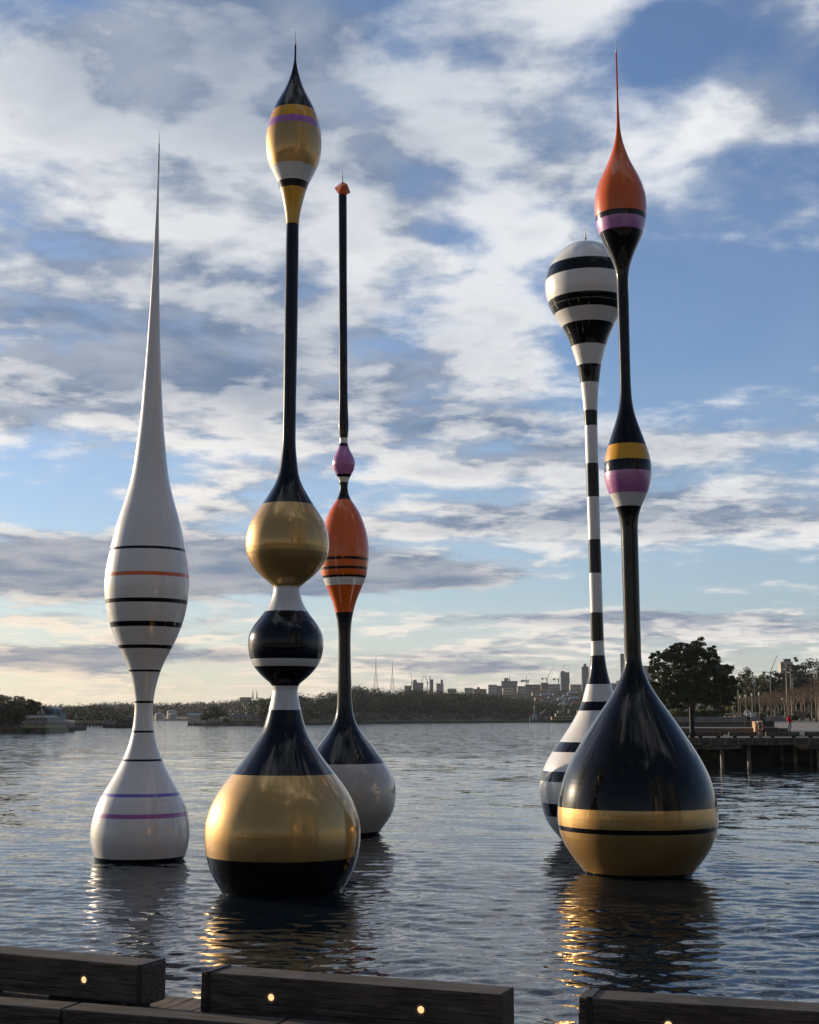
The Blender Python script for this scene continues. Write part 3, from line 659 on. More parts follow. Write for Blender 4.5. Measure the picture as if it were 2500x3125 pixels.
def tree(label, px, D, top, base, wpx, mat='leaf_dark', kind='broadleaf_tree', nclump=46, nleaf=60, leaf=.42, crown_from=.28, group=None, cat='tree', depth=None):
    TREE_N[0] += 1; rg = np.random.default_rng(TREE_N[0] * 7 + 3)
    X = gx(px, D); z1 = gz(top, D); W = wpx / FOC * D
    H = z1 - base
    root = thing(kind, label, cat, (X, D, base), 0, group)
    P_ = crown_pts(rg, W, H * (1 - crown_from), nclump, nleaf, d_=depth or W); P_[:, 2] += H * crown_from
    me = quad_mesh('crown', quads(P_, leaf, rg), mat); link('crown', me, root)
    trunk_part(root, H * .62, max(.12, H * .022), seed=TREE_N[0])
    return root

# the big fig by the water steps on the right
def fig():
    D = 200.0; X = gx(2112, D); base = 2.7
    root = thing('fig_tree', 'huge spreading dark fig tree behind the hedge on the right shore', 'tree', (X, D, base))
    s = D / FOC; rg = np.random.default_rng(11)
    # crown lobes: px offset from trunk, height px above ground, radius px
    lobes = [(0, 196, 34), (-38, 196, 30), (34, 186, 30), (-72, 176, 28), (-96, 160, 20), (62, 160, 32), (92, 140, 30), (-10, 160, 42), (-55, 140, 30), (40, 140, 36), (105, 110, 28), (-84, 118, 26),
             (72, 96, 34), (-100, 92, 30), (-70, 84, 36), (-30, 100, 30), (20, 86, 34), (-122, 70, 22), (-95, 56, 28), (-55, 54, 26), (88, 72, 26), (50, 62, 26), (118, 84, 18), (-20, 60, 22), (-40, 30, 22), (-80, 34, 20), (12, 205, 26), (-58, 192, 22), (-112, 40, 22), (-70, 60, 34), (-40, 75, 34), (0, 120, 34), (30, 110, 34), (60, 44, 26), (100, 56, 24), (-20, 180, 34), (-90, 178, 18), (-118, 140, 14), (60, 186, 20), (-118, 96, 16), (126, 108, 14)]
    pts = []
    for (a, hgt_, r_) in lobes:
        for k in range(13):
            cc = np.array([a * s, rg.uniform(-.75, .75) * 4.2, hgt_ * s * 1.07]) + rg.normal(size=3) * r_ * s * .55 * np.array([1, .8, .8])
            n = 190; p = rg.normal(size=(n, 3)); p /= np.linalg.norm(p, axis=1)[:, None]
            p *= (rg.uniform(.2, 1.35, n))[:, None] * r_ * s * rg.uniform(.22, .46); p[:, 2] *= .6
            pts.append(cc + p)
    p = rg.normal(size=(12000, 3)); p /= np.linalg.norm(p, axis=1)[:, None]; p *= (rg.uniform(0, 1, 12000) ** .45)[:, None]
    p[:, 2] = np.where(p[:, 2] < 0, p[:, 2] * .75, p[:, 2]); pts.append(p * np.array([112 * s, 3.6, 92 * s]) + np.array([2 * s, 0, 112 * s]))
    P_ = np.concatenate(pts)
    link('crown', quad_mesh('crown', quads(P_, .30, rg, jit=1.2), 'leaf_fig'), root)
    g = G(); rr = random.Random(4)
    g.tube((-.15, 0, -.2), (-.2, 0, 2.0), .42, .32, 10); g.tube((.25, .1, -.2), (.35, .1, 1.9), .36, .26, 10)
    g.build('trunk', 'bark', root, smooth=True)
    g = G()
    def grow(p, d, L, r, lv):
        e = p + d * L; g.tube(p, e, r, r * .62, 6)
        if lv == 0: return
        for i in range(3 if lv > 2 else 2):
            nd = (d + Vector((rr.uniform(-.75, .75), rr.uniform(-.75, .75), rr.uniform(-.1, .45)))).normalized(); grow(e, nd, L * rr.uniform(.66, .85), r * .58, lv - 1)
    for a in range(7):
        t = a * .9; grow(Vector((-.05 + .25 * math.cos(t), .2 * math.sin(t), 1.8)), Vector((math.cos(t) * .55, math.sin(t) * .55, 1)).normalized(), 1.9, .20, 4)
    g.build('limb', 'bark', root, smooth=True)
fig()

# hill shapes
def hill(name, pts, depth, mat='earth', shore=.9, canopy=0.0, back=1.5):
    """pts: (photo x, ridge height y, distance of the waterline); the ground climbs from the waterline to the ridge and falls behind it"""
    g = G(); V = []; rows = 0
    pr = [0, .004, .12, .35, .65, 1.0, 1.0 + back * .5, 1.0 + back]
    for px, ry, D in pts:
        Dr = D + depth; top = max(1.6, gz(ry, Dr) - canopy)
        hs = [-1.5, shore, shore + .8 + .08 * top, .45 * top, .8 * top, top, top * .6, -1]
        for f_, h_ in zip(pr, hs):
            Dd_ = D + depth * f_; V.append((gx(px, Dd_), Dd_, h_))
    n = len(pr); F = []
    for i in range(len(pts) - 1):
        for j in range(n - 1): F.append((i * n + j, (i + 1) * n + j, (i + 1) * n + j + 1, i * n + j + 1))
    g.raw(V, F); o = g.build(name, mat, smooth=False); structure(o); return o
def interp_pts(pts, px):
    xs = [p[0] for p in pts]; return np.interp(px, xs, [p[1] for p in pts]), np.interp(px, xs, [p[2] for p in pts])
def wood(name, pts, depth, n, size, mat, canopy, seed, label, nq=70, leaf=.9, fmin=.02, fmax=1.0, xr=None):
    rg = np.random.default_rng(seed); out = []
    x0, x1 = xr or (pts[0][0], pts[-1][0])
    for i in range(n):
        px = rg.uniform(x0, x1); f_ = rg.uniform(fmin, fmax) ** .8
        ry, D = interp_pts(pts, px); Dr = D + depth; top = max(1.6, gz(ry, Dr) - canopy)
        h_ = np.interp(f_, [0, .12, .35, .65, 1.0], [.9, 1.7, .45 * top, .8 * top, top]); Dd_ = D + depth * f_
        w_ = size * rg.uniform(.6, 1.35); hh = canopy * rg.uniform(.65, 1.12) if f_ > .9 else canopy * rg.uniform(.7, 1.25)
        P_ = crown_pts(rg, w_, hh, 9, nq // 9)
        P_ += np.array([gx(px, Dd_), Dd_, h_ - .3]); out.append(quads(P_, leaf * rg.uniform(.75, 1.1), rg, jit=.5))
    o = link(name, quad_mesh(name, np.concatenate(out), mat)); stuff(o, label, 'woodland'); return o

# far left shore and its nearer dark point
far = [(-900, 2150, 1150), (-300, 2152, 1150), (0, 2152, 1150), (120, 2150, 1150), (180, 2154, 1150), (250, 2150, 1150), (360, 2141, 1150), (400, 2146, 1150), (560, 2145, 1150), (640, 2141, 1150), (700, 2137, 1150), (800, 2127, 1150), (900, 2120, 1150), (1100, 2116, 1150), (1300, 2112, 1150)]
hill('hill', far, 420, canopy=7)
wood('woodland', far, 420, 950, 17, 'leaf_far', 8, 21, 'hazy wooded ridge along the far left shore', nq=63, leaf=1.7, xr=(60, 930), fmin=.12)
point = [(110, 2162, 520), (135, 2160, 520), (170, 2152, 520), (230, 2148, 520), (262, 2149, 518), (300, 2150, 516), (340, 2163, 514), (385, 2184, 512), (412, 2204, 510)]
hill('hillside', point, 70, canopy=5)
wood('woodland', point, 70, 260, 7.5, 'leaf_dark', 5.2, 22, 'dark wooded point low on the water behind the left jetty', nq=90, leaf=.7)
# headland with the big dark wood
head = [(742, 2185, 505), (770, 2142, 506), (790, 2134, 508), (830, 2122, 512), (870, 2118, 515), (910, 2116, 517), (960, 2125, 530), (1000, 2112, 545), (1040, 2106, 560), (1068, 2092, 580), (1090, 2087, 600), (1112, 2096, 615), (1150, 2098, 640), (1200, 2101, 655), (1250, 2097, 670), (1300, 2100, 690), (1350, 2104, 700), (1450, 2108, 730), (1500, 2112, 745), (1560, 2122, 760), (1620, 2132, 775), (1700, 2142, 790), (1760, 2152, 800), (1850, 2160, 810), (1950, 2165, 815)]
hill('headland', head, 170, canopy=7)
wood('woodland', head, 170, 1500, 9.5, 'leaf_dark', 7.0, 23, 'dark dense wood covering the headland across the water', nq=81, leaf=.9, fmin=.13)
wood('woodland', head, 170, 150, 9.5, 'leaf_olive', 7.4, 24, 'scattered olive-coloured trees among the headland wood', nq=81, leaf=.9, fmin=.16)
wood('foreshore_scrub', head, 170, 330, 5.0, 'leaf_dark', 2.6, 25, 'low dark scrub along the foot of the headland', nq=54, leaf=.6, fmin=.01, fmax=.12)
# city ridge behind
city = [(1280, 2116, 1500), (1350, 2112, 1500), (1450, 2112, 1500), (1550, 2114, 1450), (1650, 2108, 1400), (1750, 2100, 1400), (1850, 2092, 1400), (1950, 2090, 1400), (2100, 2095, 1400), (2300, 2105, 1400), (2700, 2110, 1400)]
hill('city_ridge', city, 500, canopy=6)
wood('woodland', city, 500, 520, 22, 'leaf_far', 9, 26, 'hazy trees on the ridge under the city buildings', nq=63, leaf=2.0, xr=(1300, 2100), fmin=.2)

# left wooded bank close by
bank = [(-900, 2180, 262), (-300, 2180, 270), (-60, 2182, 280), (60, 2184, 286), (150, 2190, 292), (230, 2198, 300)]
hill('shore', bank, 60, canopy=0, shore=.9, mat='shore_rock')
LT = [(-150, 2098, 300, 80), (-95, 2102, 292, 76), (-52, 2098, 305, 70), (-12, 2108, 290, 62), (18, 2112, 300, 56), (44, 2127, 288, 48), (66, 2119, 300, 52), (92, 2124, 296, 46), (112, 2138, 304, 40), (130, 2158, 306, 28), (10, 2150, 284, 60), (60, 2155, 284, 56), (-60, 2150, 282, 70)]
names = ['tall dark tree beyond the left edge, farthest left of the bank', 'tall dark tree beyond the left edge beside the bank', 'broad dark tree just outside the left edge', 'tallest dark tree at the very left edge', 'dark tree second from the left edge above the ferry', 'lower dark tree in the dip left of the ferry mast',
         'round dark tree directly above the ferry wheelhouse', 'dark tree right of the ferry mast against the sky', 'dark tree sloping down toward the blue boathouse', 'small dark tree leaning over the blue boathouse roof', 'low dark tree at the water behind the ferry bow', 'low dark tree hidden behind the ferry cabins', 'low dark tree at the waterside off the left edge']
for (px, ty, D, wp), nm in zip(LT, names):
    tree(nm, px, D, ty, 1.3, wp * 1.25, 'leaf_dark', nclump=44, nleaf=54, leaf=.40, crown_from=.1, group='dark trees on the left bank')

park = [(2190, 2120, 440), (2230, 2092, 440), (2290, 2082, 440), (2340, 2072, 440), (2400, 2055, 440), (2450, 2042, 440), (2500, 2034, 440), (2620, 2030, 440)]
hill('park_hill', park, 60, canopy=5, shore=3.0)
wood('park_woodland', park, 60, 230, 8.0, 'leaf_dark', 6.0, 27, 'continuous dark trees covering the park hill at the right', nq=99, leaf=.6, fmin=.05)
# right park: hill trees, promenade trees
HT = [(2283, 2040, 390, 42, 'leaf_olive'), (2262, 2066, 400, 36, 'leaf_dark'), (2318, 2052, 410, 34, 'leaf_dark'), (2340, 2046, 405, 40, 'leaf_olive'), (2372, 2044, 400, 40, 'leaf_dark'), (2398, 2030, 420, 42, 'leaf_dark'), (2420, 2024, 430, 36, 'leaf_olive'), (2436, 2006, 425, 24, 'leaf_dark'),
      (2452, 2022, 410, 36, 'leaf_dark'), (2478, 2006, 415, 46, 'leaf_dark'), (2505, 2012, 405, 40, 'leaf_olive'), (2540, 2004, 400, 50, 'leaf_dark'), (2250, 2088, 380, 40, 'leaf_dark'), (2222, 2076, 395, 36, 'leaf_dark'), (2300, 2086, 370, 46, 'leaf_olive'), (2350, 2078, 372, 48, 'leaf_dark'), (2400, 2072, 380, 50, 'leaf_dark'), (2450, 2066, 378, 50, 'leaf_dark'), (2500, 2062, 376, 50, 'leaf_dark'),
      (2245, 2118, 340, 50, 'leaf_olive'), (2205, 2108, 360, 40, 'leaf_dark'), (2290, 2116, 345, 50, 'leaf_olive')]
pos_w = ['just right of the fig tree', 'in the dip beside the fig tree', 'behind the second lamp mast', 'between the second and third lamp masts', 'behind the third lamp mast', 'left of the tall lamp mast', 'under the pale rooftop', 'with the narrow top', 'right of the narrow-topped one', 'with widest round head', 'cut by the right edge', 'beyond the right edge']
for i, (px, ty, D, wp, mt) in enumerate(HT):
    tint = 'olive-green' if mt == 'leaf_olive' else 'dark green'
    if i < 12: lb = f'{tint} tree on the park hill skyline, {pos_w[i]}'
    else: lb = f'{tint} tree low on the hill, {["left of the first lamp mast", "touching the fig crown", "behind the first lamp mast", "behind bare trees, second mast", "behind bare trees, third mast", "behind bare trees, tall mast", "behind bare trees, right edge", "low, beside the row of lanterns", "low, half behind the fig", "low, above the middle lanterns"][i - 12]}'
    bz = 5.5 if i < 12 else (4.5 if i < 19 else 3.4)
    tree(lb, px, D, ty, bz, wp * 1.55, mt, nclump=44, nleaf=84, leaf=.5, crown_from=.1, group='trees on the park hill')

def bare_tree_meshes(seed):
    rg = random.Random(seed); gt = G(); gb = G()
    gt.tube((0, 0, -.1), (.1, 0, 1.2), .13, .11, 8); gt.tube((.1, 0, 1.2), (.0, .05, 2.5), .11, .085, 8)
    def grow(p, d, L, r, lv):
        e = p + d * L
        gb.tube(p, e, r, r * .7, 5 if lv > 2 else 3, caps=False)
        if lv == 0: return
        for i in range(3 if lv < 4 else 4):
            nd = (d * .9 + Vector((rg.uniform(-.7, .7), rg.uniform(-.7, .7), rg.uniform(-.15, .42)))).normalized()
            grow(e if i < 2 else p + d * L * rg.uniform(.5, .9), nd, L * rg.uniform(.62, .82), r * .60, lv - 1)
    for a in range(4):
        t = a * 1.57 + rg.uniform(-.4, .4)
        grow(Vector((0, .05, 2.4)), Vector((math.cos(t) * .6, math.sin(t) * .6, .9)).normalized(), 1.15, .06, 4)
    return gt.mesh('trunk', 'pale_bark', True), gb.mesh('crown', 'twig')
BT = [bare_tree_meshes(s_) for s_ in (3, 9, 14)]

# ------------------------------------------------------------------ right shore: ground, wharf, steps
def slab(name, poly, z0, z1, mat):
    n = len(poly); V = [(x_, y_, z0) for x_, y_ in poly] + [(x_, y_, z1) for x_, y_ in poly]
    F = [tuple(range(n))[::-1], tuple(range(n, 2 * n))] + [(i, (i + 1) % n, n + (i + 1) % n, n + i) for i in range(n)]
    return structure(G().raw(V, F).build(name, mat))
WY = 89.0
slab('wharf_deck', [(16.5, WY + .06), (60, WY + .06), (60, 104), (16.5, 104)], 1.62, 1.86, 'wharf_wood')
# paved promenade: level near the wharf, then a gentle rise
V = [(16.5, 104, 1.852), (70, 104, 1.852), (25, 126, 1.856), (85, 126, 1.856), (40, 200, 2.63), (130, 200, 2.63), (95, 600, 2.85), (330, 600, 2.85)]
structure(G().raw(V + [(x_, y_, z_ - 1.3) for x_, y_, z_ in V], [(0, 1, 3, 2), (2, 3, 5, 4), (4, 5, 7, 6), (8, 9, 1, 0), (8, 0, 2, 10), (10, 2, 4, 12), (12, 4, 6, 14)]).build('promenade', 'paving'))
slab('park_ground', [(60, 330), (300, 330), (330, 800), (110, 800)], 1.0, 3.6, 'grass')
slab('park_ground', [(30, 203), (62, 203), (140, 560), (86, 560)], 1.0, 2.68, 'grass')

root = thing('timber_wharf', 'timber-edged wharf on round piles below the promenade steps', 'wharf', (16.5, WY, 0))
for i in range(11):
    L = 4.2
    for z0, z1, dy in ((1.645, 1.86, 0), (1.405, 1.63, .012)):
        G().bbox(.01 + i * L, (i + 1) * L - .01, dy, dy + .055, z0, z1, .006).build('fascia_board', 'wharf_wood', root)
bm_ = G().lathe([(.019, 0), (.017, .012), (.001, .016)], 8).mesh('bolt', 'reflect_white')
for px in (2131, 2168, 2211, 2252, 2294, 2337, 2379, 2423, 2467, 2511):
    bx = gx(px, WY) - 16.5
    for j, z_ in enumerate((1.80, 1.72, 1.58, 1.51, 1.44)):
        alt = j > 1 and px in (2131, 2211, 2423, 2337)
        for dxx in ((-.05, .05) if (alt and j != 2) else (0,)):
            o = link('bolt', bm_, root, (bx + dxx, -.001 if j < 2 else .011, z_)); o.rotation_euler = (R(90), 0, 0)
piles = [(2200, 91), (2282, 91), (2382, 99), (2423, 97), (2470, 97), (2494, 91), (2560, 91), (2179, 108), (2120, 91), (2330, 106), (2523, 100)]
for px, D in piles:
    x_ = gx(px, D) - 16.5
    G().tube((x_, D - WY, -1.5), (x_, D - WY, 1.42), .125, .125, 14).build('pile', 'concrete', root, smooth=True)
for px, wd in ((2200, 1.9), (2490, 1.9)):
    x_ = gx(px, 91) - 16.5
    G().raw([(x_ - wd / 2, .5, 1.40), (x_ + wd / 2, .5, 1.40), (x_ + wd / 2, 4, 1.40), (x_ - wd / 2, 4, 1.40), (x_ - wd / 2, .5, 1.18), (x_ + wd / 2, .5, 1.18), (x_ + wd * .3, 4, 1.02), (x_ - wd * .3, 4, 1.02)],
            [(0, 1, 2, 3), (4, 7, 6, 5), (0, 4, 5, 1), (1, 5, 6, 2), (2, 6, 7, 3), (3, 7, 4, 0)]).build('pile_cap', 'concrete', root)
G().box(17.0 - 16.5, 20.3 - 16.5, .8, 3.2, 1.16, 1.30).build('landing_ledge', 'concrete', root)
G().box(0, 43, 12, 12.3, -1, 1.6).build('back_wall', 'dark_concrete', root)

# edge beams on the wharf
EB = [(2040, 2098, 'dark edge beam on the wharf beside the black teardrop base'), (2117, 2203, 'edge beam on the wharf right of the tall dark post'), (2223, 2304, 'edge beam on the wharf left of the lifebuoy'),
      (2335, 2436, 'long edge beam on the wharf with dark capped end, right of the lifebuoy'), (2452, 2540, 'edge beam on the wharf at the right edge')]
for x0_, x1_, lb in EB:
    a, b_ = gx(x0_, WY + .5), gx(x1_, WY + .5)
    r_ = thing('edge_beam', lb, 'timber beam', (a, WY + .35, 1.86), 0, 'edge beams on the far wharf')
    G().bbox(0, b_ - a, 0, .3, .10, .365, .01).build('timber', 'wharf_wood', r_)
    for q_ in (.14, .78): G().box((b_ - a) * q_, (b_ - a) * q_ + .24, .04, .26, 0, .10).build('spacer_block', 'steel_dark', r_)
    for q_ in (0.0, b_ - a - .05): G().bbox(q_ - .004, q_ + .054, -.006, .306, .094, .371, .002).build('steel_strap', 'steel_dark', r_)
x_ = gx(2114, WY)
o = G().bbox(-.13, .13, 0, .26, 0, 1.97, .012).build('timber_post', 'steel_dark', None, (x_, WY + .15, 1.86)); tag(o, 'tall square dark timber post standing on the wharf edge', 'post')

# steps and planter behind
structure(G().box(18, 28.4, 104.5, 120, 1.8, 2.34).build('step', 'wharf_wood'))
structure(G().box(18, 30.5, 120.02, 140, 1.8, 2.77).build('step', 'wharf_wood'))
G_ = G().bbox(0, 13.6, 0, 4.2, 0, .42, .02)
pl = G_.build('planter_wall', 'concrete', None, (gx(1950, 128), 128, 2.77)); tag(pl, 'long low concrete planter wall under the hedge', 'planter')
rg = np.random.default_rng(77)
hx0, hx1 = gx(2028, 130), gx(2192, 130)
P_ = np.stack([rg.uniform(hx0, hx1, 9000), rg.uniform(128.6, 132, 9000), rg.uniform(3.1, 3.78, 9000)], 1); P_[:, 2] += .09 * np.sin(P_[:, 0] * 2.1) + .07 * np.sin(P_[:, 0] * 5.3 + 1)
o = link('hedge', quad_mesh('hedge', quads(P_, .15, rg), 'hedge_leaf')); tag(o, 'low olive-green hedge under the big fig tree', 'hedge')
# blocks and retaining wall at the stair head
def block(label, x0_, x1_, y0_, y1_, D, dep, mat, name='stone_block', cat='block', group=None):
    a, b_ = gx(x0_, D), gx(x1_, D)
    o = G().bbox(0, b_ - a, 0, dep, 0, gz(y0_, D) - gz(y1_, D), .03).build(name, mat, None, (a, D, gz(y1_, D))); tag(o, label, cat, group); return o
q4 = [(gx(2303, 95), 95), (gx(2327, 95), 95), (gx(2327, 112), 112), (gx(2295, 112), 112)]
o = G().raw([(a, b_, 1.85) for a, b_ in q4] + [(a, b_, 2.84) for a, b_ in q4], [(0, 3, 2, 1), (4, 5, 6, 7), (0, 1, 5, 4), (1, 2, 6, 5), (2, 3, 7, 6), (3, 0, 4, 7)]).build('stair_wall', 'sandstone'); tag(o, 'sandstone stair wall behind the lifebuoy', 'wall')
block('large dark timber seat block right of the stair wall, farther one', 2326, 2363, 2200, 2219, 112, 2.0, 'dark_concrete', 'seat_block', 'seat')
block('large dark timber seat block right of the stair wall, nearer one', 2332, 2374, 2220, 2234, 100, 2.0, 'dark_concrete', 'seat_block', 'seat')
rr = random.Random(12)
SB = [(2212, 2226), (2228, 2243), (2244, 2262), (2262, 2276), (2276, 2296), (2300, 2318), (2320, 2334), (2335, 2350), (2352, 2368), (2370, 2384), (2385, 2399), (2224, 2236), (2250, 2270), (2310, 2328), (2340, 2362), (2366, 2380)]
for i, (a, b_) in enumerate(SB):
    low = i >= 11
    D = 188 if not low else 181
    h0 = 2199 if low else 2196; h1 = h0 - (rr.uniform(7, 12) if not low else rr.uniform(4, 7)); 
    desc = ['left end of the rock row', 'second from the left', 'below the first lamp mast', 'behind the man in white, left', 'directly behind the man in white', 'behind the lifebuoy', 'right of the lifebuoy', 'centre of the row', 'under the third lamp mast', 'left of the tall mast', 'right end beside the dark hedge box',
            'low one in front at the left', 'low flat one left of the man in white', 'low one in front by the lifebuoy', 'low wide one in front at the centre', 'low one in front toward the right'][i]
    g = G(); A_, B_ = gx(a, D), gx(b_, D); hh = gz(h1, D) - gz(h0, D); wd = B_ - A_
    jit = lambda s_: rr.uniform(-s_, s_)
    v = [(jit(.05), jit(.1), 0), (wd + jit(.05), jit(.1), 0), (wd, 1.2, 0), (0, 1.2, 0), (.08 + jit(.06), jit(.1), hh + jit(.06)), (wd - .08 + jit(.06), .05, hh + jit(.08)), (wd - .1, 1.1, hh + jit(.08)), (.1, 1.1, hh)]
    g.raw(v, [(0, 3, 2, 1), (4, 5, 6, 7), (0, 1, 5, 4), (1, 2, 6, 5), (2, 3, 7, 6), (3, 0, 4, 7)])
    o = g.build('sandstone_block', 'sandstone', None, (A_, D, gz(h0, D))); tag(o, 'rough sandstone block on the promenade, ' + desc, 'rock', 'sandstone blocks along the promenade')
o = G().bbox(0, gx(2436, 180) - gx(2399, 180), 0, 1.5, 0, .62, .03).build('planter_box', 'leaf_dark', None, (gx(2399, 180), 180, gz(2199, 180))); tag(o, 'dark low planter box behind the figure in red', 'planter')

# lifebuoy on its post
D = WY + .05; px_ = gx(2319, D)
post = thing('lifebuoy_post', 'blue-grey steel post that carries the orange lifebuoy', 'post', (px_, D, 1.86))
G().bbox(-.10, .10, 0, .09, 0, 1.02, .01).build('upright', 'blue_grey_post', post)
G().bbox(-.16, .16, -.02, .1, .90, 1.04, .01).build('bracket', 'reflect_white', post)
rb = thing('lifebuoy', 'faded orange lifebuoy hanging on the blue-grey post', 'lifebuoy', (gx(2316.5, D), D - .12, gz(2218, D)))
G().torus((0, 0, 0), .245, .055).build('ring', 'ring_orange', rb, smooth=True)
for t in (45, 135, 225, 315):
    g = G(); 
    for k_ in range(3):
        u = R(t - 7 + 7 * k_); c_ = (.245 * math.cos(u), 0, .245 * math.sin(u))
        g.torus((0, 0, 0), .058, .006, n=12, k=5)
        v = g.v[-1]; # ring round the tube
        q = np.array(v); x2 = q[:, 0].copy(); z2 = q[:, 2].copy(); y2 = q[:, 1].copy()
        rad = x2; g.v[-1] = np.stack([c_[0] + rad * math.cos(u) - y2 * math.sin(u), z2, c_[2] + rad * math.sin(u) + y2 * math.cos(u)], 1)
    g.build('tape_band', 'reflect_white', rb)
g = G(); pts_ = [(.02, -.06, -.25), (-.02, -.07, -.45), (-.16, -.07, -.62), (-.17, -.07, -.88), (-.08, -.07, -.98), (.0, -.07, -.9), (.02, -.07, -.6), (.0, -.06, -.28)]
for p0, p1 in zip(pts_[:-1], pts_[1:]): g.tube(p0, p1, .012, n=5)
g.build('rope', 'rope', rb)
# handrail at the stair
hr = thing('handrail', 'thin steel handrail beside the man in the white shirt', 'handrail', (gx(2293, 108), 108, 2.34))
for k_ in range(4): G().tube((.1 * k_, k_ * 2.6, 0), (.1 * k_, k_ * 2.6, .95), .014, n=6).build('baluster', 'steel_dark', hr)
G().tube((0, 0, .95), (.3, 7.8, .95), .016, n=6).build('rail', 'steel_dark', hr)

# lamp masts
def mast(label, px, D, top, base=2.7, cams=0, group='tall pale lamp masts on the promenade'):
    H = gz(top, D) - base; r_ = thing('lamp_mast', label, 'lamp post', (gx(px, D), D, base), 0, group)
    G().tube((0, 0, 0), (0, 0, H), .10 if H > 7.5 else .085, .07, 12).build('pole', 'pole_pale', r_, smooth=True)
    for i in range(3):
        G().bbox(-.30 if i % 2 else .06, -.06 if i % 2 else .30, -.12, .12, H - .55 - i * .42, H - .38 - i * .42, .02).build('lamp_head', 'lamp_glass', r_)
    for c_ in range(cams):
        z_ = H * (.74 if c_ == 0 else .38)
        G().tube((0, 0, z_), (-.75, -.1, z_), .03, n=6).build('arm', 'pole_pale', r_)
        G().lathe([(.001, z_ - .22), (.13, z_ - .16), (.15, z_ - .02), (.1, z_ + .05), (.001, z_ + .06)], 12, cx=-.72, cy=-.1).build('camera_dome', 'lamp_glass', r_, smooth=True)
    return r_
mast('lamp mast nearest the fig tree with a short camera arm', 2255.5, 300, 2073, cams=0)
mast('second lamp mast, right of the man in white', 2306, 298, 2069)
mast('third lamp mast, leaning slightly beside the far crane', 2355, 290, 2063)
mast('tallest lamp mast with two camera arms, above the figure in red', 2404.5, 205, 2024, cams=2)
mast('lamp mast right behind the tallest one with stepped lamp heads', 2417.5, 235, 2036)
mast('slender lamp mast between bare trees, right of the stepped one', 2422.5, 300, 2068)
mast('lamp mast left of the one cut by the right edge', 2491.5, 240, 2048)
mast('lamp mast cut by the right edge', 2499.5, 205, 2011)
mast('short lamp mast left of the first tall one', 2238, 300, 2128)
def lantern(label, px, D, top, base=2.7):
    H = gz(top, D) - base; r_ = thing('lantern_post', label, 'lantern', (gx(px, D), D, base), 0, 'small lanterns in a row under the trees')
    G().tube((0, 0, 0), (0, 0, H), .05, .04, 8).build('pole', 'pole_pale', r_)
    G().lathe([(.08, H - .55), (.16, H - .5), (.18, H - .12), (.15, H), (.06, H + .08), (.001, H + .1)], 10).build('lamp_head', 'lamp_glass', r_)
LN = [(2164, 2142, 520), (2169, 2142, 510), (2175, 2140, 490), (2183, 2139, 470), (2194, 2138, 440), (2205, 2135, 420), (2217, 2132, 400), (2231, 2129, 370), (2245, 2127, 345), (2261, 2124, 320), (2278, 2121, 300), (2297, 2117, 275), (2319, 2114, 255)]
ordn = ['first', 'second', 'third', 'fourth', 'fifth', 'sixth', 'seventh', 'eighth', 'ninth', 'tenth', 'eleventh', 'twelfth', 'thirteenth and nearest']
for i, (px, ty, D) in enumerate(LN): lantern(f'white-headed lantern in the promenade row, {ordn[i]} counting from the fig tree', px, D, ty)

# bare avenue trees
proto = None; rr = random.Random(31); cnt = 0
rows = []
for row, (xa, da, xb, db, n) in enumerate([(2545, 172, 2150, 590, 17), (2500, 205, 2190, 560, 15), (2600, 205, 2240, 470, 15)]):
    for i in range(n):
        t = i / (n - 1); inv = (1 - t) / da + t / db; D = 1 / inv * (1 + rr.uniform(-.02, .02)); rows.append((row, i, xa + (xb - xa) * t + rr.uniform(-4, 4), D))
numw = ['first', 'second', 'third', 'fourth', 'fifth', 'sixth', 'seventh', 'eighth', 'ninth', 'tenth', 'eleventh', 'twelfth', 'thirteenth', 'fourteenth', 'fifteenth', 'sixteenth', 'seventeenth', 'eighteenth']
rname = ['waterside row', 'middle row', 'landward row']
for row, i, px, D in rows:
    k_ = (row + i) % 3; r_ = thing('bare_tree', f'leafless pale-trunked avenue tree, {numw[i]} from the right edge in the {rname[row]}', 'tree', (gx(px, D), D, 2.62 if D < 210 else 2.7), rr.uniform(0, 6), 'leafless trees of the promenade avenue')
    sc_ = rr.uniform(.93, 1.10) * .98; r_.scale = (sc_, sc_, sc_)
    link('trunk', BT[k_][0], r_); link('crown', BT[k_][1], r_)
# benches
def bench(label, px, D):
    r_ = thing('park_bench', label, 'bench', (gx(px, D), D, 2.63), 0, 'benches under the avenue trees')
    G().box(-.75, .75, -.25, .25, .42, .48).build('seat', 'twig', r_); G().box(-.75, .75, .22, .28, .5, 1.25).build('backrest', 'twig', r_)
    for sx_s in (-.6, .6): G().box(sx_s - .04, sx_s + .04, -.22, .22, 0, .42).build('leg', 'steel_dark', r_)
bench('high-backed reddish bench left of the pair near the right edge', 2440, 190); bench('high-backed reddish bench right of the pair near the right edge', 2459, 189)
wb = thing('info_kiosk', 'small white panelled kiosk behind the man in white', 'kiosk', (gx(2301, 255), 255, 2.7))
G().box(-.45, .45, 0, .8, 0, 1.2).build('panel_wall', 'boat_white', wb); G().box(-.5, .5, -.1, .9, 1.2, 1.27).build('roof', 'boat_white', wb)

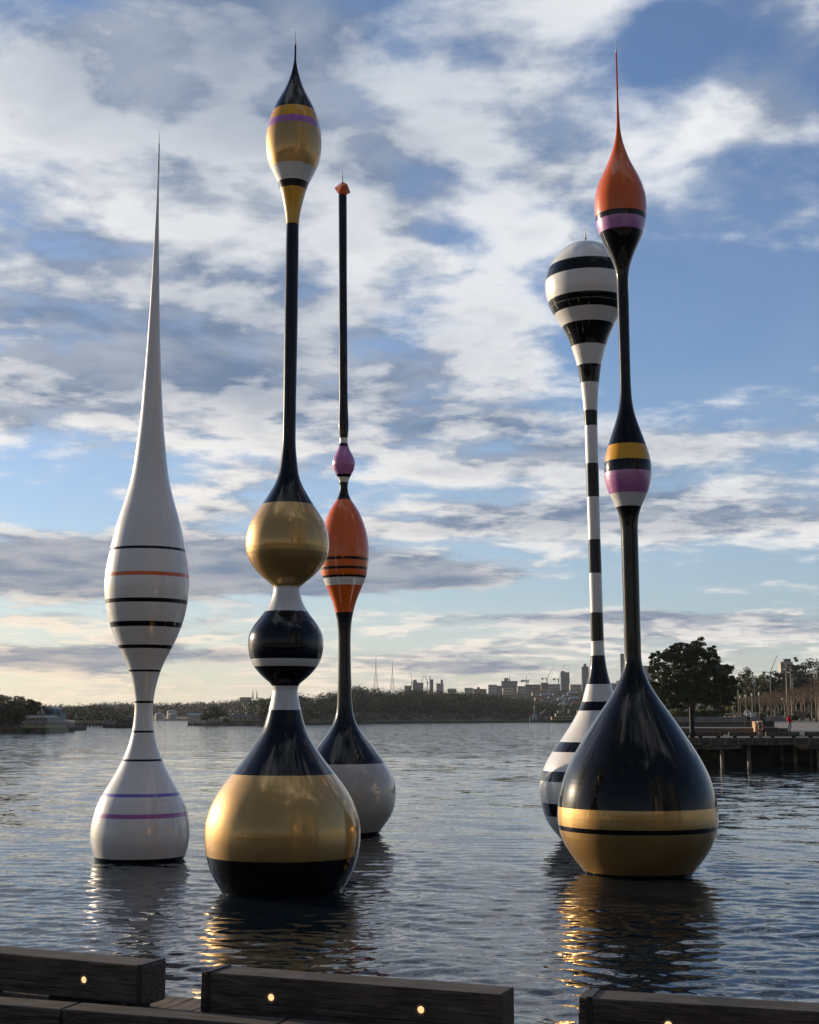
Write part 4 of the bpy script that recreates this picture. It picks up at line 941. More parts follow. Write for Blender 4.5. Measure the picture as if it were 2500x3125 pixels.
# ------------------------------------------------------------------ people
def person(label, loc, rz, s, top, bottom, pose='stand', hairc='hair', puff=.014):
    """one skinned body; clothing and hair are shells over it"""
    H = s
    J = {'pel': (0, 0, .53), 'spi': (0, 0, .64), 'che': (0, .0, .76), 'nek': (0, -.005, .845), 'hd': (0, -.01, .885), 'hd2': (0, -.01, .945), 'top': (0, 0, .985)}
    E_ = [('pel', 'spi'), ('spi', 'che'), ('che', 'nek'), ('nek', 'hd'), ('hd', 'hd2'), ('hd2', 'top')]
    Rr = {'pel': .085, 'spi': .075, 'che': .09, 'nek': .033, 'hd': .045, 'hd2': .052, 'top': .03}
    for sd, sg in (('l', -1), ('r', 1)):
        hip = (sg * .055, 0, .49)
        if pose == 'walk': kn = (sg * .05, -.05 * sg, .27); an = (sg * .05, .03 * sg + (.07 if sg > 0 else -.05), .04); to = (an[0], an[1] - .07, .018)
        elif pose == 'sit': kn = (sg * .06, -.23, .50); an = (sg * .06, -.25, .27); to = (sg * .06, -.33, .25)
        else: kn = (sg * .06, -.01, .27); an = (sg * .065, .01, .04); to = (sg * .075, -.065, .018)
        J.update({sd + 'hip': hip, sd + 'kn': kn, sd + 'an': an, sd + 'to': to}); Rr.update({sd + 'hip': .058, sd + 'kn': .036, sd + 'an': .024, sd + 'to': .022})
        E_ += [('pel', sd + 'hip'), (sd + 'hip', sd + 'kn'), (sd + 'kn', sd + 'an'), (sd + 'an', sd + 'to')]
        sh = (sg * .105, 0, .80)
        if pose == 'hips': el_ = (sg * .19, .02, .66); ha = (sg * .10, -.05, .55)
        elif pose == 'sit': el_ = (sg * .14, -.05, .66); ha = (sg * .08, -.18, .55)
        elif pose == 'walk': el_ = (sg * .14, .01, .66); ha = (sg * .10, -.10, .60)
        else: el_ = (sg * .145, .0, .64); ha = (sg * .15, -.03, .48)
        J.update({sd + 'sh': sh, sd + 'el': el_, sd + 'ha': ha}); Rr.update({sd + 'sh': .042, sd + 'el': .028, sd + 'ha': .022})
        E_ += [('che', sd + 'sh'), (sd + 'sh', sd + 'el'), (sd + 'el', sd + 'ha')]
    ks = list(J); print('person', label[:20], loc); me = bpy.data.meshes.new('body'); me.from_pydata([tuple(c * H for c in J[k_]) for k_ in ks], [(ks.index(a), ks.index(b_)) for a, b_ in E_], [])
    ob = bpy.data.objects.new('tmp', me); COL.objects.link(ob)
    sk = ob.modifiers.new('s', 'SKIN'); ob.modifiers.new('u', 'SUBSURF').levels = 1
    for i, k_ in enumerate(ks):
        me.skin_vertices[0].data[i].radius = (Rr[k_] * H, Rr[k_] * H * .8)
    me.skin_vertices[0].data[0].use_root = True
    dg = bpy.context.evaluated_depsgraph_get(); ev = bpy.data.meshes.new_from_object(ob.evaluated_get(dg)); bpy.data.objects.remove(ob)
    r_ = thing('person', label, 'person', loc, rz)
    ev.materials.clear(); ev.materials.append(MATS['skin']); body = link('body', ev, r_)
    lo = .50 * H if pose != 'sit' else .53 * H
    def shell(name, test, mat, off):
        vs = [tuple(v.co + v.normal * off) for v in ev.vertices]; fs = [tuple(p.vertices) for p in ev.polygons if test(p.center / H)]
        if not fs: return
        used = sorted({i for f in fs for i in f}); mp = {u: i for i, u in enumerate(used)}
        G().raw([vs[u] for u in used], [tuple(mp[i] for i in f) for f in fs]).build(name, mat, r_, smooth=True)
    shell('jacket' if 'jacket' in label else 'shirt', lambda c: c.z > (.52 if pose != 'sit' else .56) and c.z < .83 and not (abs(c.x) > .075 and c.z < .56), top, puff)
    shell('trousers', lambda c: c.z <= .545 and (c.z > .055 if pose != 'sit' else True) and abs(c.x) < .105, bottom, .010)
    shell('shoes', lambda c: c.z <= .055, 'cloth_black', .012)
    shell('hair', lambda c: c.z > .93 or (c.z > .885 and c.y > .0), hairc, .012)
    return r_
person('man in a white shirt and dark trousers standing with hands on hips at the steps', (gx(2283, 116), 116, 2.34), R(10), 1.66, 'cloth_white', 'cloth_black', 'hips')
person('figure in a red padded jacket and pale trousers walking on the promenade', (gx(2409, 125), 125, 1.858), R(35), 1.58, 'cloth_red', 'cloth_grey', 'walk', puff=.06)
person('dark-clothed person sitting on the stair wall behind the lifebuoy', (gx(2321, 108), 108, 2.26), R(120), 1.45, 'cloth_black', 'cloth_black', 'sit')
person('person in dark coat standing under the avenue, between second and third masts', (gx(2346, 215), 215, 2.66), R(200), 1.6, 'cloth_black', 'cloth_black')
person('person in navy jacket standing behind the sandstone blocks left of the tallest mast', (gx(2388, 212), 212, 2.66), R(160), 1.72, 'cloth_navy', 'cloth_navy')
person('person in dark clothes seated low near the navy-jacketed one', (gx(2376, 213), 213, 2.5), R(90), 1.5, 'cloth_black', 'cloth_black', 'sit')
person('person in black seated between the two benches', (gx(2466, 186), 186, 2.35), R(100), 1.6, 'cloth_black', 'cloth_black', 'sit')
person('person in black walking under the trees at the right edge', (gx(2491, 200), 200, 2.66), R(80), 1.7, 'cloth_black', 'cloth_black', 'walk')

# ------------------------------------------------------------------ far city and masts
def windows(g, x0, x1, y, z0, z1, cols, rows, fx=.55, fz=.5, ins=.12):
    cw = (x1 - x0) / cols; rh = (z1 - z0) / rows
    for i in range(cols):
        for j in range(rows):
            a = x0 + cw * (i + .5 - fx / 2); b_ = z0 + rh * (j + .5 - fz / 2)
            g.box(a, a + cw * fx, y - ins, y + .2, b_, b_ + rh * fz)
def tower(label, x0, x1, top, D, mat='tower_dark', cols=6, rows=8, base=2125, plant=None, depth=None, slab=True, group='buildings of the far city', name='office_building'):
    a, b_ = gx(x0, D), gx(x1, D); z0 = gz(base, D); z1 = gz(top, D); dp = depth or (b_ - a) * .8
    r_ = thing(name, label, 'building', ((a + b_) / 2, D, z0), 0, group); hw = (b_ - a) / 2; H = z1 - z0
    G().box(-hw, hw, 0, dp, 0, H).build('wall', mat, r_)
    cw = 2 * hw / cols; rh = H / rows
    if cols * rows <= 120:
        g = G(); windows(g, -hw * .96, hw * .96, 0, H * .03, H * .97, cols, rows); me = g.mesh('window', 'window_glass')
        g = G(); g.box(-cw * .3, cw * .3, -.15, .2, -rh * .27, rh * .27); wm = g.mesh('window', 'window_glass')
        for i in range(cols):
            for j in range(rows): link('window', wm, r_, (-hw + cw * (i + .5), 0, rh * (j + .5)))
    else:
        g = G(); windows(g, -hw * .96, hw * .96, 0, H * .03, H * .97, cols, rows); stuff(g.build('window', 'window_glass', r_))
    G().box(-hw * 1.02, hw * 1.02, -.3, dp * 1.02, H, H + .9).build('roof', mat, r_)
    if plant:
        p0, p1, ph = plant; G().box(-hw + 2 * hw * p0, -hw + 2 * hw * p1, dp * .2, dp * .7, H + .9, H + .9 + ph).build('plant_room', 'tower_dark', r_)
    return r_
O3 = lambda v: 1150 + v / 2.3
Y3 = lambda v: 1980 + v / 2.3
CT = [
 (253, 328, 243, 2200, 'tower_dark', 9, 5, (.05, .35, 5), 'grey stepped office block on the ridge under the first crane'),
 (195, 245, 262, 2300, 'tower_dark', 6, 3, None, 'low dark block left of the stepped office block'),
 (372, 398, 218, 2300, 'tower_dark', 3, 9, (.0, .18, 5), 'slim dark tower with a thin mast at its left corner'),
 (420, 470, 246, 2300, 'tower_pale', 6, 5, (.6, .92, 6), 'pale building with a raised block on its right side'),
 (500, 560, 283, 2200, 'tower_pale', 7, 2, None, 'low pale building among trees right of the raised-block building'),
 (618, 678, 278, 2200, 'tower_pale', 7, 3, None, 'low pale building left of the long flat one'),
 (680, 772, 286, 2150, 'tower_brick', 10, 2, (.3, .5, 3), 'long flat brown building in the middle of the ridge'),
 (785, 845, 256, 2100, 'tower_pale', 7, 5, None, 'white-topped block left of the wide dark building'),
 (843, 880, 263, 2150, 'tower_brick', 4, 5, None, 'small brown block beside the wide dark building'),
 (880, 990, 230, 2250, 'tower_dark', 12, 6, (.18, .42, 5), 'wide dark building with a flat glazed front'),
 (888, 962, 278, 2050, 'tower_cream', 8, 3, None, 'low cream building in front of the wide dark one'),
 (990, 1050, 266, 2100, 'tower_pale', 7, 4, None, 'pale block right of the wide dark building'),
 (1048, 1156, 254, 2150, 'tower_dark', 11, 5, None, 'broad dark apartment block between the pair of masts'),
 (1157, 1207, 242, 2100, 'tower_brick', 6, 7, None, 'brown block with a crane on top'),
 (1208, 1292, 252, 2100, 'tower_pale', 10, 5, None, 'pale apartment block left of the tall glass tower'),
 (1297, 1358, 168, 2300, 'tower_dark', 7, 15, (.1, .5, 2), 'tall glass tower beside the luffing crane'),
 (1362, 1442, 254, 2150, 'tower_cream', 9, 4, None, 'cream apartment block right of the tall glass tower'),
 (1446, 1494, 128, 2500, 'tower_dark', 6, 18, (.3, .7, 5), 'tallest dark tower with balconies just left of the hooped sculpture'),
 (1650, 1695, 246, 2100, 'tower_dark', 6, 5, None, 'dark block glimpsed between the hooped and teardrop sculptures'),
 (1690, 1740, 228, 2200, 'tower_dark', 6, 6, None, 'taller dark block glimpsed left of the teardrop sculpture')]
for x0_, x1_, ty, D, mt, c_, r_n, plant, lb in CT: tower(lb, O3(x0_), O3(x1_), Y3(ty), D, mt, c_, r_n, base=2128, plant=plant)
tower('slim dark tower hidden behind the navy stem of the orange-tipped sculpture', 1898, 1909, 1996, 2500, 'tower_dark', 3, 16, base=2120)
tower('glazed grid tower left of the big fig tree', 1966, 2003, 2033, 2300, 'tower_pale', 10, 14, base=2140)
tower('pale rooftop above the park trees at the right', 2389, 2426, 2024, 900, 'tower_cream', 7, 5, base=2090, plant=(.35, .9, 2.0))
# houses on the slope
rr = random.Random(44)
for i in range(16):
    px = O3(1130 + i * 19 + rr.uniform(-6, 6)); ty = Y3(300 + (i * 37) % 95); D = 1000 + (390 - (ty - 1980) * 2.3) * 4
    w_ = rr.uniform(7, 12); r_ = thing('house', f'small pale house on the wooded slope, {ordn[i % 12] if i < 12 else ["third last", "second last", "last", "very last"][i - 12]} of those counted from the left', 'house', (gx(px, D), D, gz(ty, D) - 4), 0, 'houses on the wooded slope')
    G().box(-w_ / 2, w_ / 2, 0, 7, 0, 3.2).build('wall', rr.choice(['tower_cream', 'tower_pale', 'tower_brick']), r_)
    G().raw([(-w_ / 2 - .4, -.5, 3.2), (w_ / 2 + .4, -.5, 3.2), (w_ / 2 + .4, 7.5, 3.2), (-w_ / 2 - .4, 7.5, 3.2), (-w_ / 3, 3.5, 4.9), (w_ / 3, 3.5, 4.9)], [(0, 1, 5, 4), (1, 2, 5), (2, 3, 4, 5), (3, 0, 4), (0, 3, 2, 1)]).build('roof', rr.choice(['roof_tile', 'roof_slate', 'tower_pale']), r_)
    for q_ in (-.28, .02, .3): G().box(w_ * q_ - .5, w_ * q_ + .5, -.06, .1, 1, 2.2).build('window', 'window_glass', r_)

def lattice(label, px, top, base, D, wtop, wbase, mat='steel_dark', name='radio_mast', cat='mast'):
    H = gz(top, D) - gz(base, D); r_ = thing(name, label, cat, (gx(px, D), D, gz(base, D)))
    g = G(); n = 12; k0 = .62
    def wd(t): return wbase * (1 - t / k0) ** 1.3 + wtop if t < k0 else wtop
    for sx_s in (-1, 1):
        for sy_s in (-1, 1):
            for i in range(n):
                t0, t1 = i / n * k0, (i + 1) / n * k0
                g.tube((sx_s * wd(t0) / 2, sy_s * wd(t0) / 2, H * t0), (sx_s * wd(t1) / 2, sy_s * wd(t1) / 2, H * t1), .35, n=4)
                g.tube((sx_s * wd(t0) / 2, sy_s * wd(t0) / 2, H * t0), (-sx_s * wd(t1) / 2, sy_s * wd(t1) / 2, H * t1), .18, n=3)
    g.build('lattice_legs', mat, r_)
    G().tube((0, 0, H * k0), (0, 0, H * .8), .9, .7, 6).build('antenna', mat, r_); G().tube((0, 0, H * .8), (0, 0, H), .5, .25, 6).build('antenna', mat, r_)
lattice('tall lattice radio mast on the headland skyline, left and taller one', 1147, 1997, 2102, 3000, 1.6, 9)
lattice('tall lattice radio mast on the headland skyline, right and shorter one', 1197.5, 2016, 2104, 3000, 1.6, 8)
lattice('faint thin radio mast far off, left of the pair behind the white neck', 771, 2104, 2134, 2600, .8, 2.5)
lattice('faint thin radio mast far off, right of the pair behind the white neck', 783, 2105, 2134, 2600, .8, 2.5)
def crane(label, px, top, base, D, jib, jtop, w_=1.2):
    """luffing crane: lattice mast, slanting jib, counterweight"""
    z0 = gz(base, D); H = gz(top, D) - z0; r_ = thing('tower_crane', label, 'crane', (gx(px, D), D, z0), 0, 'cranes over the far city')
    G().box(-w_ / 2, w_ / 2, -w_ / 2, w_ / 2, 0, H).build('mast', 'crane_paint', r_)
    jx = gx(jib, D) - gx(px, D); jz = gz(jtop, D) - z0
    G().tube((0, 0, H), (jx, 0, jz), .55, .35, 4).build('jib', 'crane_paint', r_)
    sg = -1 if jx > 0 else 1
    G().tube((0, 0, H), (sg * 7, 0, H + .5), .6, .5, 4).build('counter_jib', 'crane_paint', r_); G().box(sg * 7 - 1.5, sg * 7 + 1.5, -1, 1, H - 2, H + 1).build('counterweight', 'tower_dark', r_)
    G().box(-1.2, 1.2, -1.4, 1.4, H - 2.4, H).build('cab', 'tower_pale', r_)
crane('crane with steep jib above the stepped office block', O3(246), Y3(232), Y3(270), 2250, O3(239), Y3(165))
crane('crane leaning right over the stepped office block', O3(312), Y3(240), Y3(275), 2250, O3(333), Y3(182))
crane('thin crane right of the stepped office block', O3(356), Y3(235), Y3(285), 2300, O3(338), Y3(185))
crane('thin vertical crane above the wide dark building', O3(935), Y3(215), Y3(235), 2260, O3(936), Y3(180))
crane('thin crane left of the pair over the broad dark block', O3(1053), Y3(225), Y3(262), 2180, O3(1054), Y3(188))
crane('short crane right of the pair over the broad dark block', O3(1065), Y3(222), Y3(262), 2180, O3(1078), Y3(214))
crane('crane with long rising jib on the brown block', O3(1198), Y3(208), Y3(245), 2150, O3(1254), Y3(112))
crane('crane with steep jib just left of the tall glass tower', O3(1280), Y3(212), Y3(252), 2200, O3(1319), Y3(112))
crane('faint crane over the park trees by the third lamp mast', 2356, 2052, 2075, 1500, 2379, 2000, 1.0)

# ------------------------------------------------------------------ left: ferry, boathouse, jetty, tanks
def hullform(L, W, z0, z1, bow=.25, mat='boat_green'):
    g = G(); sec = [(-.5, .55), (-.42, .9), (-.25, 1), (.25, 1), (.42, .9), (.5, .55)]
    V = []
    for u, wv in sec: V += [(u * L * .97, -wv * W / 2 * .9, z0), (u * L * .97, wv * W / 2 * .9, z0), (u * L, wv * W / 2, z1), (u * L, -wv * W / 2, z1)]
    F = [(0, 3, 2, 1), (20, 21, 22, 23)]
    for i in range(5):
        for j in range(4): F.append((i * 4 + j, i * 4 + (j + 1) % 4, i * 4 + 4 + (j + 1) % 4, i * 4 + 4 + j))
    return g.raw(V, F)
# catamaran ferry seen from its bow
D = 269.0; fx = gx(104, D)
f = thing('ferry', 'cream and green harbour ferry seen end-on at the left shore', 'ferry', (fx, D, 0))
s = D / FOC
for sg in (-1, 1): hullform(18, 1.5, -.5, .98).build('hull', 'boat_green', f, (sg * 1.95, 9, 0), R(90))
G().box(-2.75, 2.75, .3, 17.6, .98, 1.06).build('main_deck', 'boat_green', f)
G().box(-2.15, 2.0, .9, 17, 1.06, 1.88).build('lower_cabin', 'boat_cream', f)
G().box(-.35, .35, .84, .95, 1.06, 1.85).build('door', 'window_glass', f)
G().bbox(-2.45, 2.5, .5, 17.4, 1.88, 2.35, .05).build('bulwark', 'boat_belt', f)
G().box(-1.95, 2.1, 1.6, 16, 2.35, 2.95).build('upper_cabin', 'boat_belt', f)
for i in range(9): G().box(-1.8 + i * .43, -1.8 + i * .43 + .3, 1.55, 1.65, 2.44, 2.86).build('window', 'window_glass', f)
G().bbox(-2.0, 2.25, 1.2, 16.5, 2.95, 3.03, .02).build('roof', 'boat_belt', f)
for i in range(12): G().tube((-1.9 + i * .37, 1.3, 3.03), (-1.9 + i * .37, 1.3, 3.40), .022, n=5).build('rail_post', 'boat_white', f)
G().tube((-1.9, 1.3, 3.4), (2.15, 1.3, 3.4), .025, n=5).build('rail', 'boat_white', f)
G().raw([(-1.95, 2, 3.03), (2.0, 2, 3.03), (1.1, 3.5, 3.45), (-1.2, 3.5, 3.45), (-1.95, 12, 3.03), (2.0, 12, 3.03), (1.1, 11, 3.45), (-1.2, 11, 3.45)], [(0, 1, 2, 3), (1, 5, 6, 2), (5, 4, 7, 6), (4, 0, 3, 7), (3, 2, 6, 7)]).build('sloping_awning', 'tower_dark', f)
G().bbox(-.42, .42, 4, 6, 3.62, 4.25, .04).build('wheelhouse', 'boat_belt', f); G().bbox(-.34, .34, 3.95, 4.05, 3.82, 4.12, .01).build('window', 'window_glass', f)
G().box(-.5, .5, 3.9, 6.1, 4.25, 4.32).build('roof', 'boat_green', f)
G().tube((.1, 5, 4.3), (.1, 5, 5.5), .07, .04, 6).build('mast', 'boat_white', f); G().box(.2, .38, 4.9, 5.1, 4.32, 4.6).build('radar', 'boat_white', f)
G().tube((2.0, 1.5, 3.1), (1.75, 1.5, 3.9), .05, n=6).build('davit', 'boat_white', f)
stuff(G().raw([(-1.0, -.6, .03), (.8, -.7, .03), (.5, .4, .05), (-.7, .4, .05)], [(0, 1, 2, 3)]).build('bow_foam', 'foam', None, (fx + .2, D - .3, .0)), 'white foam under the ferry bows', 'foam')

# blue boathouse behind the ferry
D = 330.0
b = thing('boathouse', 'blue weatherboard boathouse right of the left ferry', 'building', (gx(160, D), D, 1.0))
G().box(-1.5, 1.7, 0, 6, 0, 3.1).build('wall', 'blue_shed', b); G().box(-1.7, .5, -.5, 6.4, 3.1, 4.0).build('upper_wall', 'blue_shed', b)
G().raw([(-2, -.8, 4), (.8, -.8, 4), (.8, 6.6, 4), (-2, 6.6, 4), (-.6, -.8, 4.6), (-.6, 6.6, 4.6)], [(0, 1, 4), (1, 2, 5, 4), (2, 3, 5), (3, 0, 4, 5)]).build('roof', 'tower_pale', b)
for i, z_ in ((-1.1, 1.2), (-.1, 1.2), (.9, 1.2), (-1.1, 3.3), (-.3, 3.3)): 
    wf = G().box(-.3, .3, -.06, .02, -.35, .35).build('window', 'window_glass', b, (i, -.5 if z_ > 3 else 0, z_))
w2 = thing('shed', 'pale small shed on the quay beside the blue boathouse', 'shed', (gx(183, D), D - 4, 1.0))
G().box(-.8, .8, 0, 3, 0, 1.5).build('wall', 'tower_pale', w2); G().box(-.9, .9, -.1, 3.1, 1.5, 1.62).build('roof', 'tower_pale', w2)
qd = G().box(0, gx(245, D) - gx(125, D), 0, 12, -1, 1.0).build('quay_wall', 'dark_concrete', None, (gx(125, D), D - 5, 0)); tag(qd, 'dark stone quay wall under the blue boathouse', 'quay')
# palm
D = 325; pr_ = thing('palm_tree', 'bushy palm tree standing right of the blue boathouse', 'tree', (gx(177, D), D, 1)); rg = np.random.default_rng(9)
G().tube((0, 0, 0), (0, 0, 2.9), .16, .13, 8).build('trunk', 'bark', pr_)
g = G()
for i in range(34):
    t = i * 2.4; up = rg.uniform(-.2, 1.0); d = Vector((math.cos(t), math.sin(t), up)).normalized(); p = Vector((0, 0, 2.9)); wv = Vector((-math.sin(t), math.cos(t), 0))
    for k_ in range(4):
        q_ = p + d * .38; a_ = .16 * (1 - k_ / 4.5); n0 = g.n
        g.raw([p - wv * a_, p + wv * a_, q_ + wv * a_ * .7, q_ - wv * a_ * .7], [(0, 1, 2, 3)]); p = q_; d = (d + Vector((0, 0, -.35))).normalized()
g.build('frond', 'leaf_dark', pr_)
# gangway, jetty and covered berth
D = 420.0
j = thing('jetty', 'low dark jetty on piles with a railing, left of the white sculpture', 'jetty', (gx(182, D), D, 0)); L = gx(312, D) - gx(182, D)
G().box(0, L, 0, 2.0, .85, 1.1).build('deck', 'wharf_wood', j)
pm_ = G().tube((0, 0, -1), (0, 0, .9), .12, n=6).mesh('pile', 'steel_dark')
for i in range(26): link('pile', pm_, j, (i * L / 25, .2 + (i % 2) * 1.4, 0))
G().tube((0, .1, 2.0), (L * .55, .1, 2.0), .05, n=5).build('rail', 'pole_pale', j)
rp_ = G().tube((0, 0, 1.1), (0, 0, 2.0), .03, n=4).mesh('rail_post', 'pole_pale')
for i in range(16): link('rail_post', rp_, j, (i * L * .55 / 15, .1, 0))
gw = thing('gangway', 'white gabled gangway frame above the jetty', 'gangway', (gx(236, D), D - 1, 1.1))
G().tube((-.9, 0, 1.2), (.4, 0, 2.0), .06, n=5).build('frame', 'boat_white', gw); G().tube((.4, 0, 2.0), (.5, 0, 0), .06, n=5).build('frame', 'boat_white', gw); G().tube((-.9, 0, 1.2), (-.9, 0, 0), .06, n=5).build('frame', 'boat_white', gw)
D = 410.0; cb = thing('ferry_shelter', 'long dark arched shelter on a pontoon just left of the white sculpture', 'shelter', (gx(365, D), D, 0))
W_ = (gx(418, D) - gx(322, D)) / 2
G().box(-W_, W_, -1, 5, -.3, .55).build('pontoon', 'steel_dark', cb)
g = G(); V = []; n = 10
for i in range(n + 1):
    t = -1 + 2 * i / n; V += [(t * W_ * .72 + 1, -1, 3.0 + .35 * (1 - t * t)), (t * W_ * .72 + 1, 5, 3.0 + .35 * (1 - t * t)), (t * W_ * .72 + 1, 5, 2.85 + .35 * (1 - t * t)), (t * W_ * .72 + 1, -1, 2.85 + .35 * (1 - t * t))]
F = [(0, 1, 2, 3), (4 * n, 4 * n + 3, 4 * n + 2, 4 * n + 1)]
for i in range(n):
    for k_ in range(4): F.append((4 * i + k_, 4 * i + 4 + k_, 4 * i + 4 + (k_ + 1) % 4, 4 * i + (k_ + 1) % 4))
g.raw(V, F).build('roof', 'roof_slate', cb)
for i in range(7): G().tube((-W_ * .65 + 1 + i * W_ * .22, -.6, .5), (-W_ * .65 + 1 + i * W_ * .22, -.6, 3.0), .09, n=6).build('column', 'steel_dark', cb)
G().box(-W_ * .3, W_ * .75, 1.5, 3.5, .55, 2.2).build('kiosk', 'tower_dark', cb)
lb_ = thing('workboat', 'small dark work boat moored at the left end of the shelter', 'boat', (gx(338, 405), 405, 0))
hullform(4.6, 1.6, -.3, .7).build('hull', 'steel_dark', lb_); G().box(-1.2, .8, -.5, .5, .7, 1.9).build('cabin', 'tower_dark', lb_)
for q_ in (-.9, -.2, .4): G().box(q_, q_ + .4, -.53, -.45, 1.2, 1.7).build('window', 'tower_pale', lb_)

# storage tanks on the far shore
def tank(label, x0, x1, top, base, D, mat='tower_cream'):
    r0 = (gx(x1, D) - gx(x0, D)) / 2; z0 = gz(base, D); H = gz(top, D) - z0
    t = thing('storage_tank', label, 'tank', (gx((x0 + x1) / 2, D), D, z0), 0, 'round storage tanks on the far shore')
    G().lathe([(r0, 0), (r0, H)], 28).build('wall', mat, t, smooth=True); G().lathe([(r0 * 1.02, H), (r0 * .98, H + .25), (r0 * .5, H + 1.0), (.01, H + 1.4)], 28).build('roof', 'tower_pale', t, smooth=True)
tank('pale round storage tank nearest the white sculpture', 473, 501, 2179, 2200, 1120)
tank('pale round storage tank, front one of the right pair', 516, 540, 2180, 2200, 1120)
tank('pale round storage tank, rear one of the right pair', 510, 540, 2171, 2194, 1160)
wh = thing('warehouse', 'long green-roofed warehouse on the far shore left of the island', 'warehouse', (gx(593, 1120), 1120, 1.4))
G().box(-5.5, 5.5, 0, 10, 0, 3).build('wall', 'tower_cream', wh)
G().raw([(-5.8, -.4, 3), (5.8, -.4, 3), (5.8, 10.4, 3), (-5.8, 10.4, 3), (-5.8, 5, 4.6), (5.8, 5, 4.6)], [(0, 1, 5, 4), (1, 2, 5), (2, 3, 4, 5), (3, 0, 4)]).build('roof', 'blue_shed', wh)
for q_ in (-4, -1, 2): G().box(q_, q_ + 1.6, -.1, .1, .6, 2).build('window', 'window_glass', wh)
for i, px in enumerate((496, 508, 518)):
    b = thing('motor_cruiser', f'white motor cruiser moored on the far shore, {["left", "middle", "right"][i]} of three', 'boat', (gx(px, 1060), 1060, 0), R(8 * i), 'white cruisers moored on the far shore')
    hullform(3.9, 1.4, -.3, .8).build('hull', 'boat_white', b); G().box(-1.0, .9, -.5, .5, .8, 1.6).build('cabin', 'boat_white', b); G().box(-.8, .7, -.54, -.48, 1.05, 1.4).build('window', 'window_glass', b)
tower('grey waterfront block on the far slope above the warehouse', 570, 604, 2157, 1350, 'tower_brick', 6, 3, base=2175)
tower('pale hospital-like block on the far skyline left of the white neck', 731, 764, 2130, 1700, 'tower_pale', 8, 3, base=2142)

# island with cottages
isl = [(574, 2206, 500), (590, 2200, 500), (620, 2198, 500), (680, 2198, 502), (760, 2198, 504), (800, 2196, 506), (860, 2196, 508)]
hill('island', isl, 30, mat='shore_rock', canopy=0, shore=.7)
def cottage(label, x0, x1, eave, ridge, D, base, mat='cottage_wall', hip=True, dp=5):
    a = (gx(x1, D) - gx(x0, D)) / 2; z0 = gz(base, D); He = gz(eave, D) - z0; Hr = gz(ridge, D) - z0
    c = thing('cottage', label, 'building', (gx((x0 + x1) / 2, D), D, z0), 0, 'old buildings on the island')
    G().box(-a, a, 0, dp, 0, He).build('wall', mat, c)
    k_ = a * (.55 if hip else .98)
    G().raw([(-a - .25, -.3, He), (a + .25, -.3, He), (a + .25, dp + .3, He), (-a - .25, dp + .3, He), (-k_, dp / 2, Hr), (k_, dp / 2, Hr)], [(0, 1, 5, 4), (1, 2, 5), (2, 3, 4, 5), (3, 0, 4), (0, 3, 2, 1)]).build('roof', 'roof_slate', c)
    n = max(2, int(2 * a / 1.5))
    for i in range(n): G().box(-a + 2 * a * (i + .5) / n - .22, -a + 2 * a * (i + .5) / n + .22, -.05, .06, He * .35, He * .8).build('window', 'window_glass', c)
    return c
cottage('small square cream gatehouse on the island point', 636, 666, 2193, 2187, 502, 2203)
c = cottage('long cream cottage with slate roof in the middle of the island', 698, 770, 2187, 2178, 506, 2200)
G().box(-1.5, -1.1, 2, 2.5, 1.8, 3.2).build('chimney', 'tower_brick', c)
cottage('low cream outbuilding beside the long island cottage', 772, 795, 2191, 2186, 508, 2201)
tree('large round dark fig on the island left of the long cottage', 655, 508, 2152, 1.5, 80, 'leaf_dark', nclump=60, nleaf=56, leaf=.5, crown_from=.08)
tree('small tree on the island directly behind the gatehouse', 628, 505, 2176, 1.3, 42, 'leaf_dark', nclump=26, nleaf=50, leaf=.45, crown_from=.05)
tree('sunlit olive tree on the island beside the black ball sculpture', 806, 512, 2140, 1.6, 62, 'leaf_olive', nclump=46, nleaf=56, leaf=.5, crown_from=.08)
tree('low bush on the island between gatehouse and cottage', 690, 503, 2192, 1.3, 24, 'leaf_olive', nclump=12, nleaf=50, leaf=.35, crown_from=.0, cat='bush', kind='bush')
tree('dark tree on the island behind the outbuilding', 778, 520, 2168, 1.5, 44, 'leaf_dark', nclump=30, nleaf=50, leaf=.5, crown_from=.05)
ij = thing('landing', 'tiny timber landing with a white post at the tip of the island', 'jetty', (gx(585, 498), 498, 0))
G().box(-1.4, .8, -.6, .6, .4, .6).build('deck', 'wharf_wood', ij)
for q_ in (-1.2, -.3, .6): G().tube((q_, -.5, -.6), (q_, -.5, 1.3), .07, n=6).build('pile', 'boat_white', ij)
sgn = thing('notice_board', 'small white notice board on the island shore', 'sign', (gx(623, 499), 499, 1.0))
G().box(-.35, .35, 0, .06, .3, .85).build('panel', 'boat_white', sgn); G().tube((0, .05, -.4), (0, .05, .3), .04, n=5).build('post', 'boat_white', sgn)

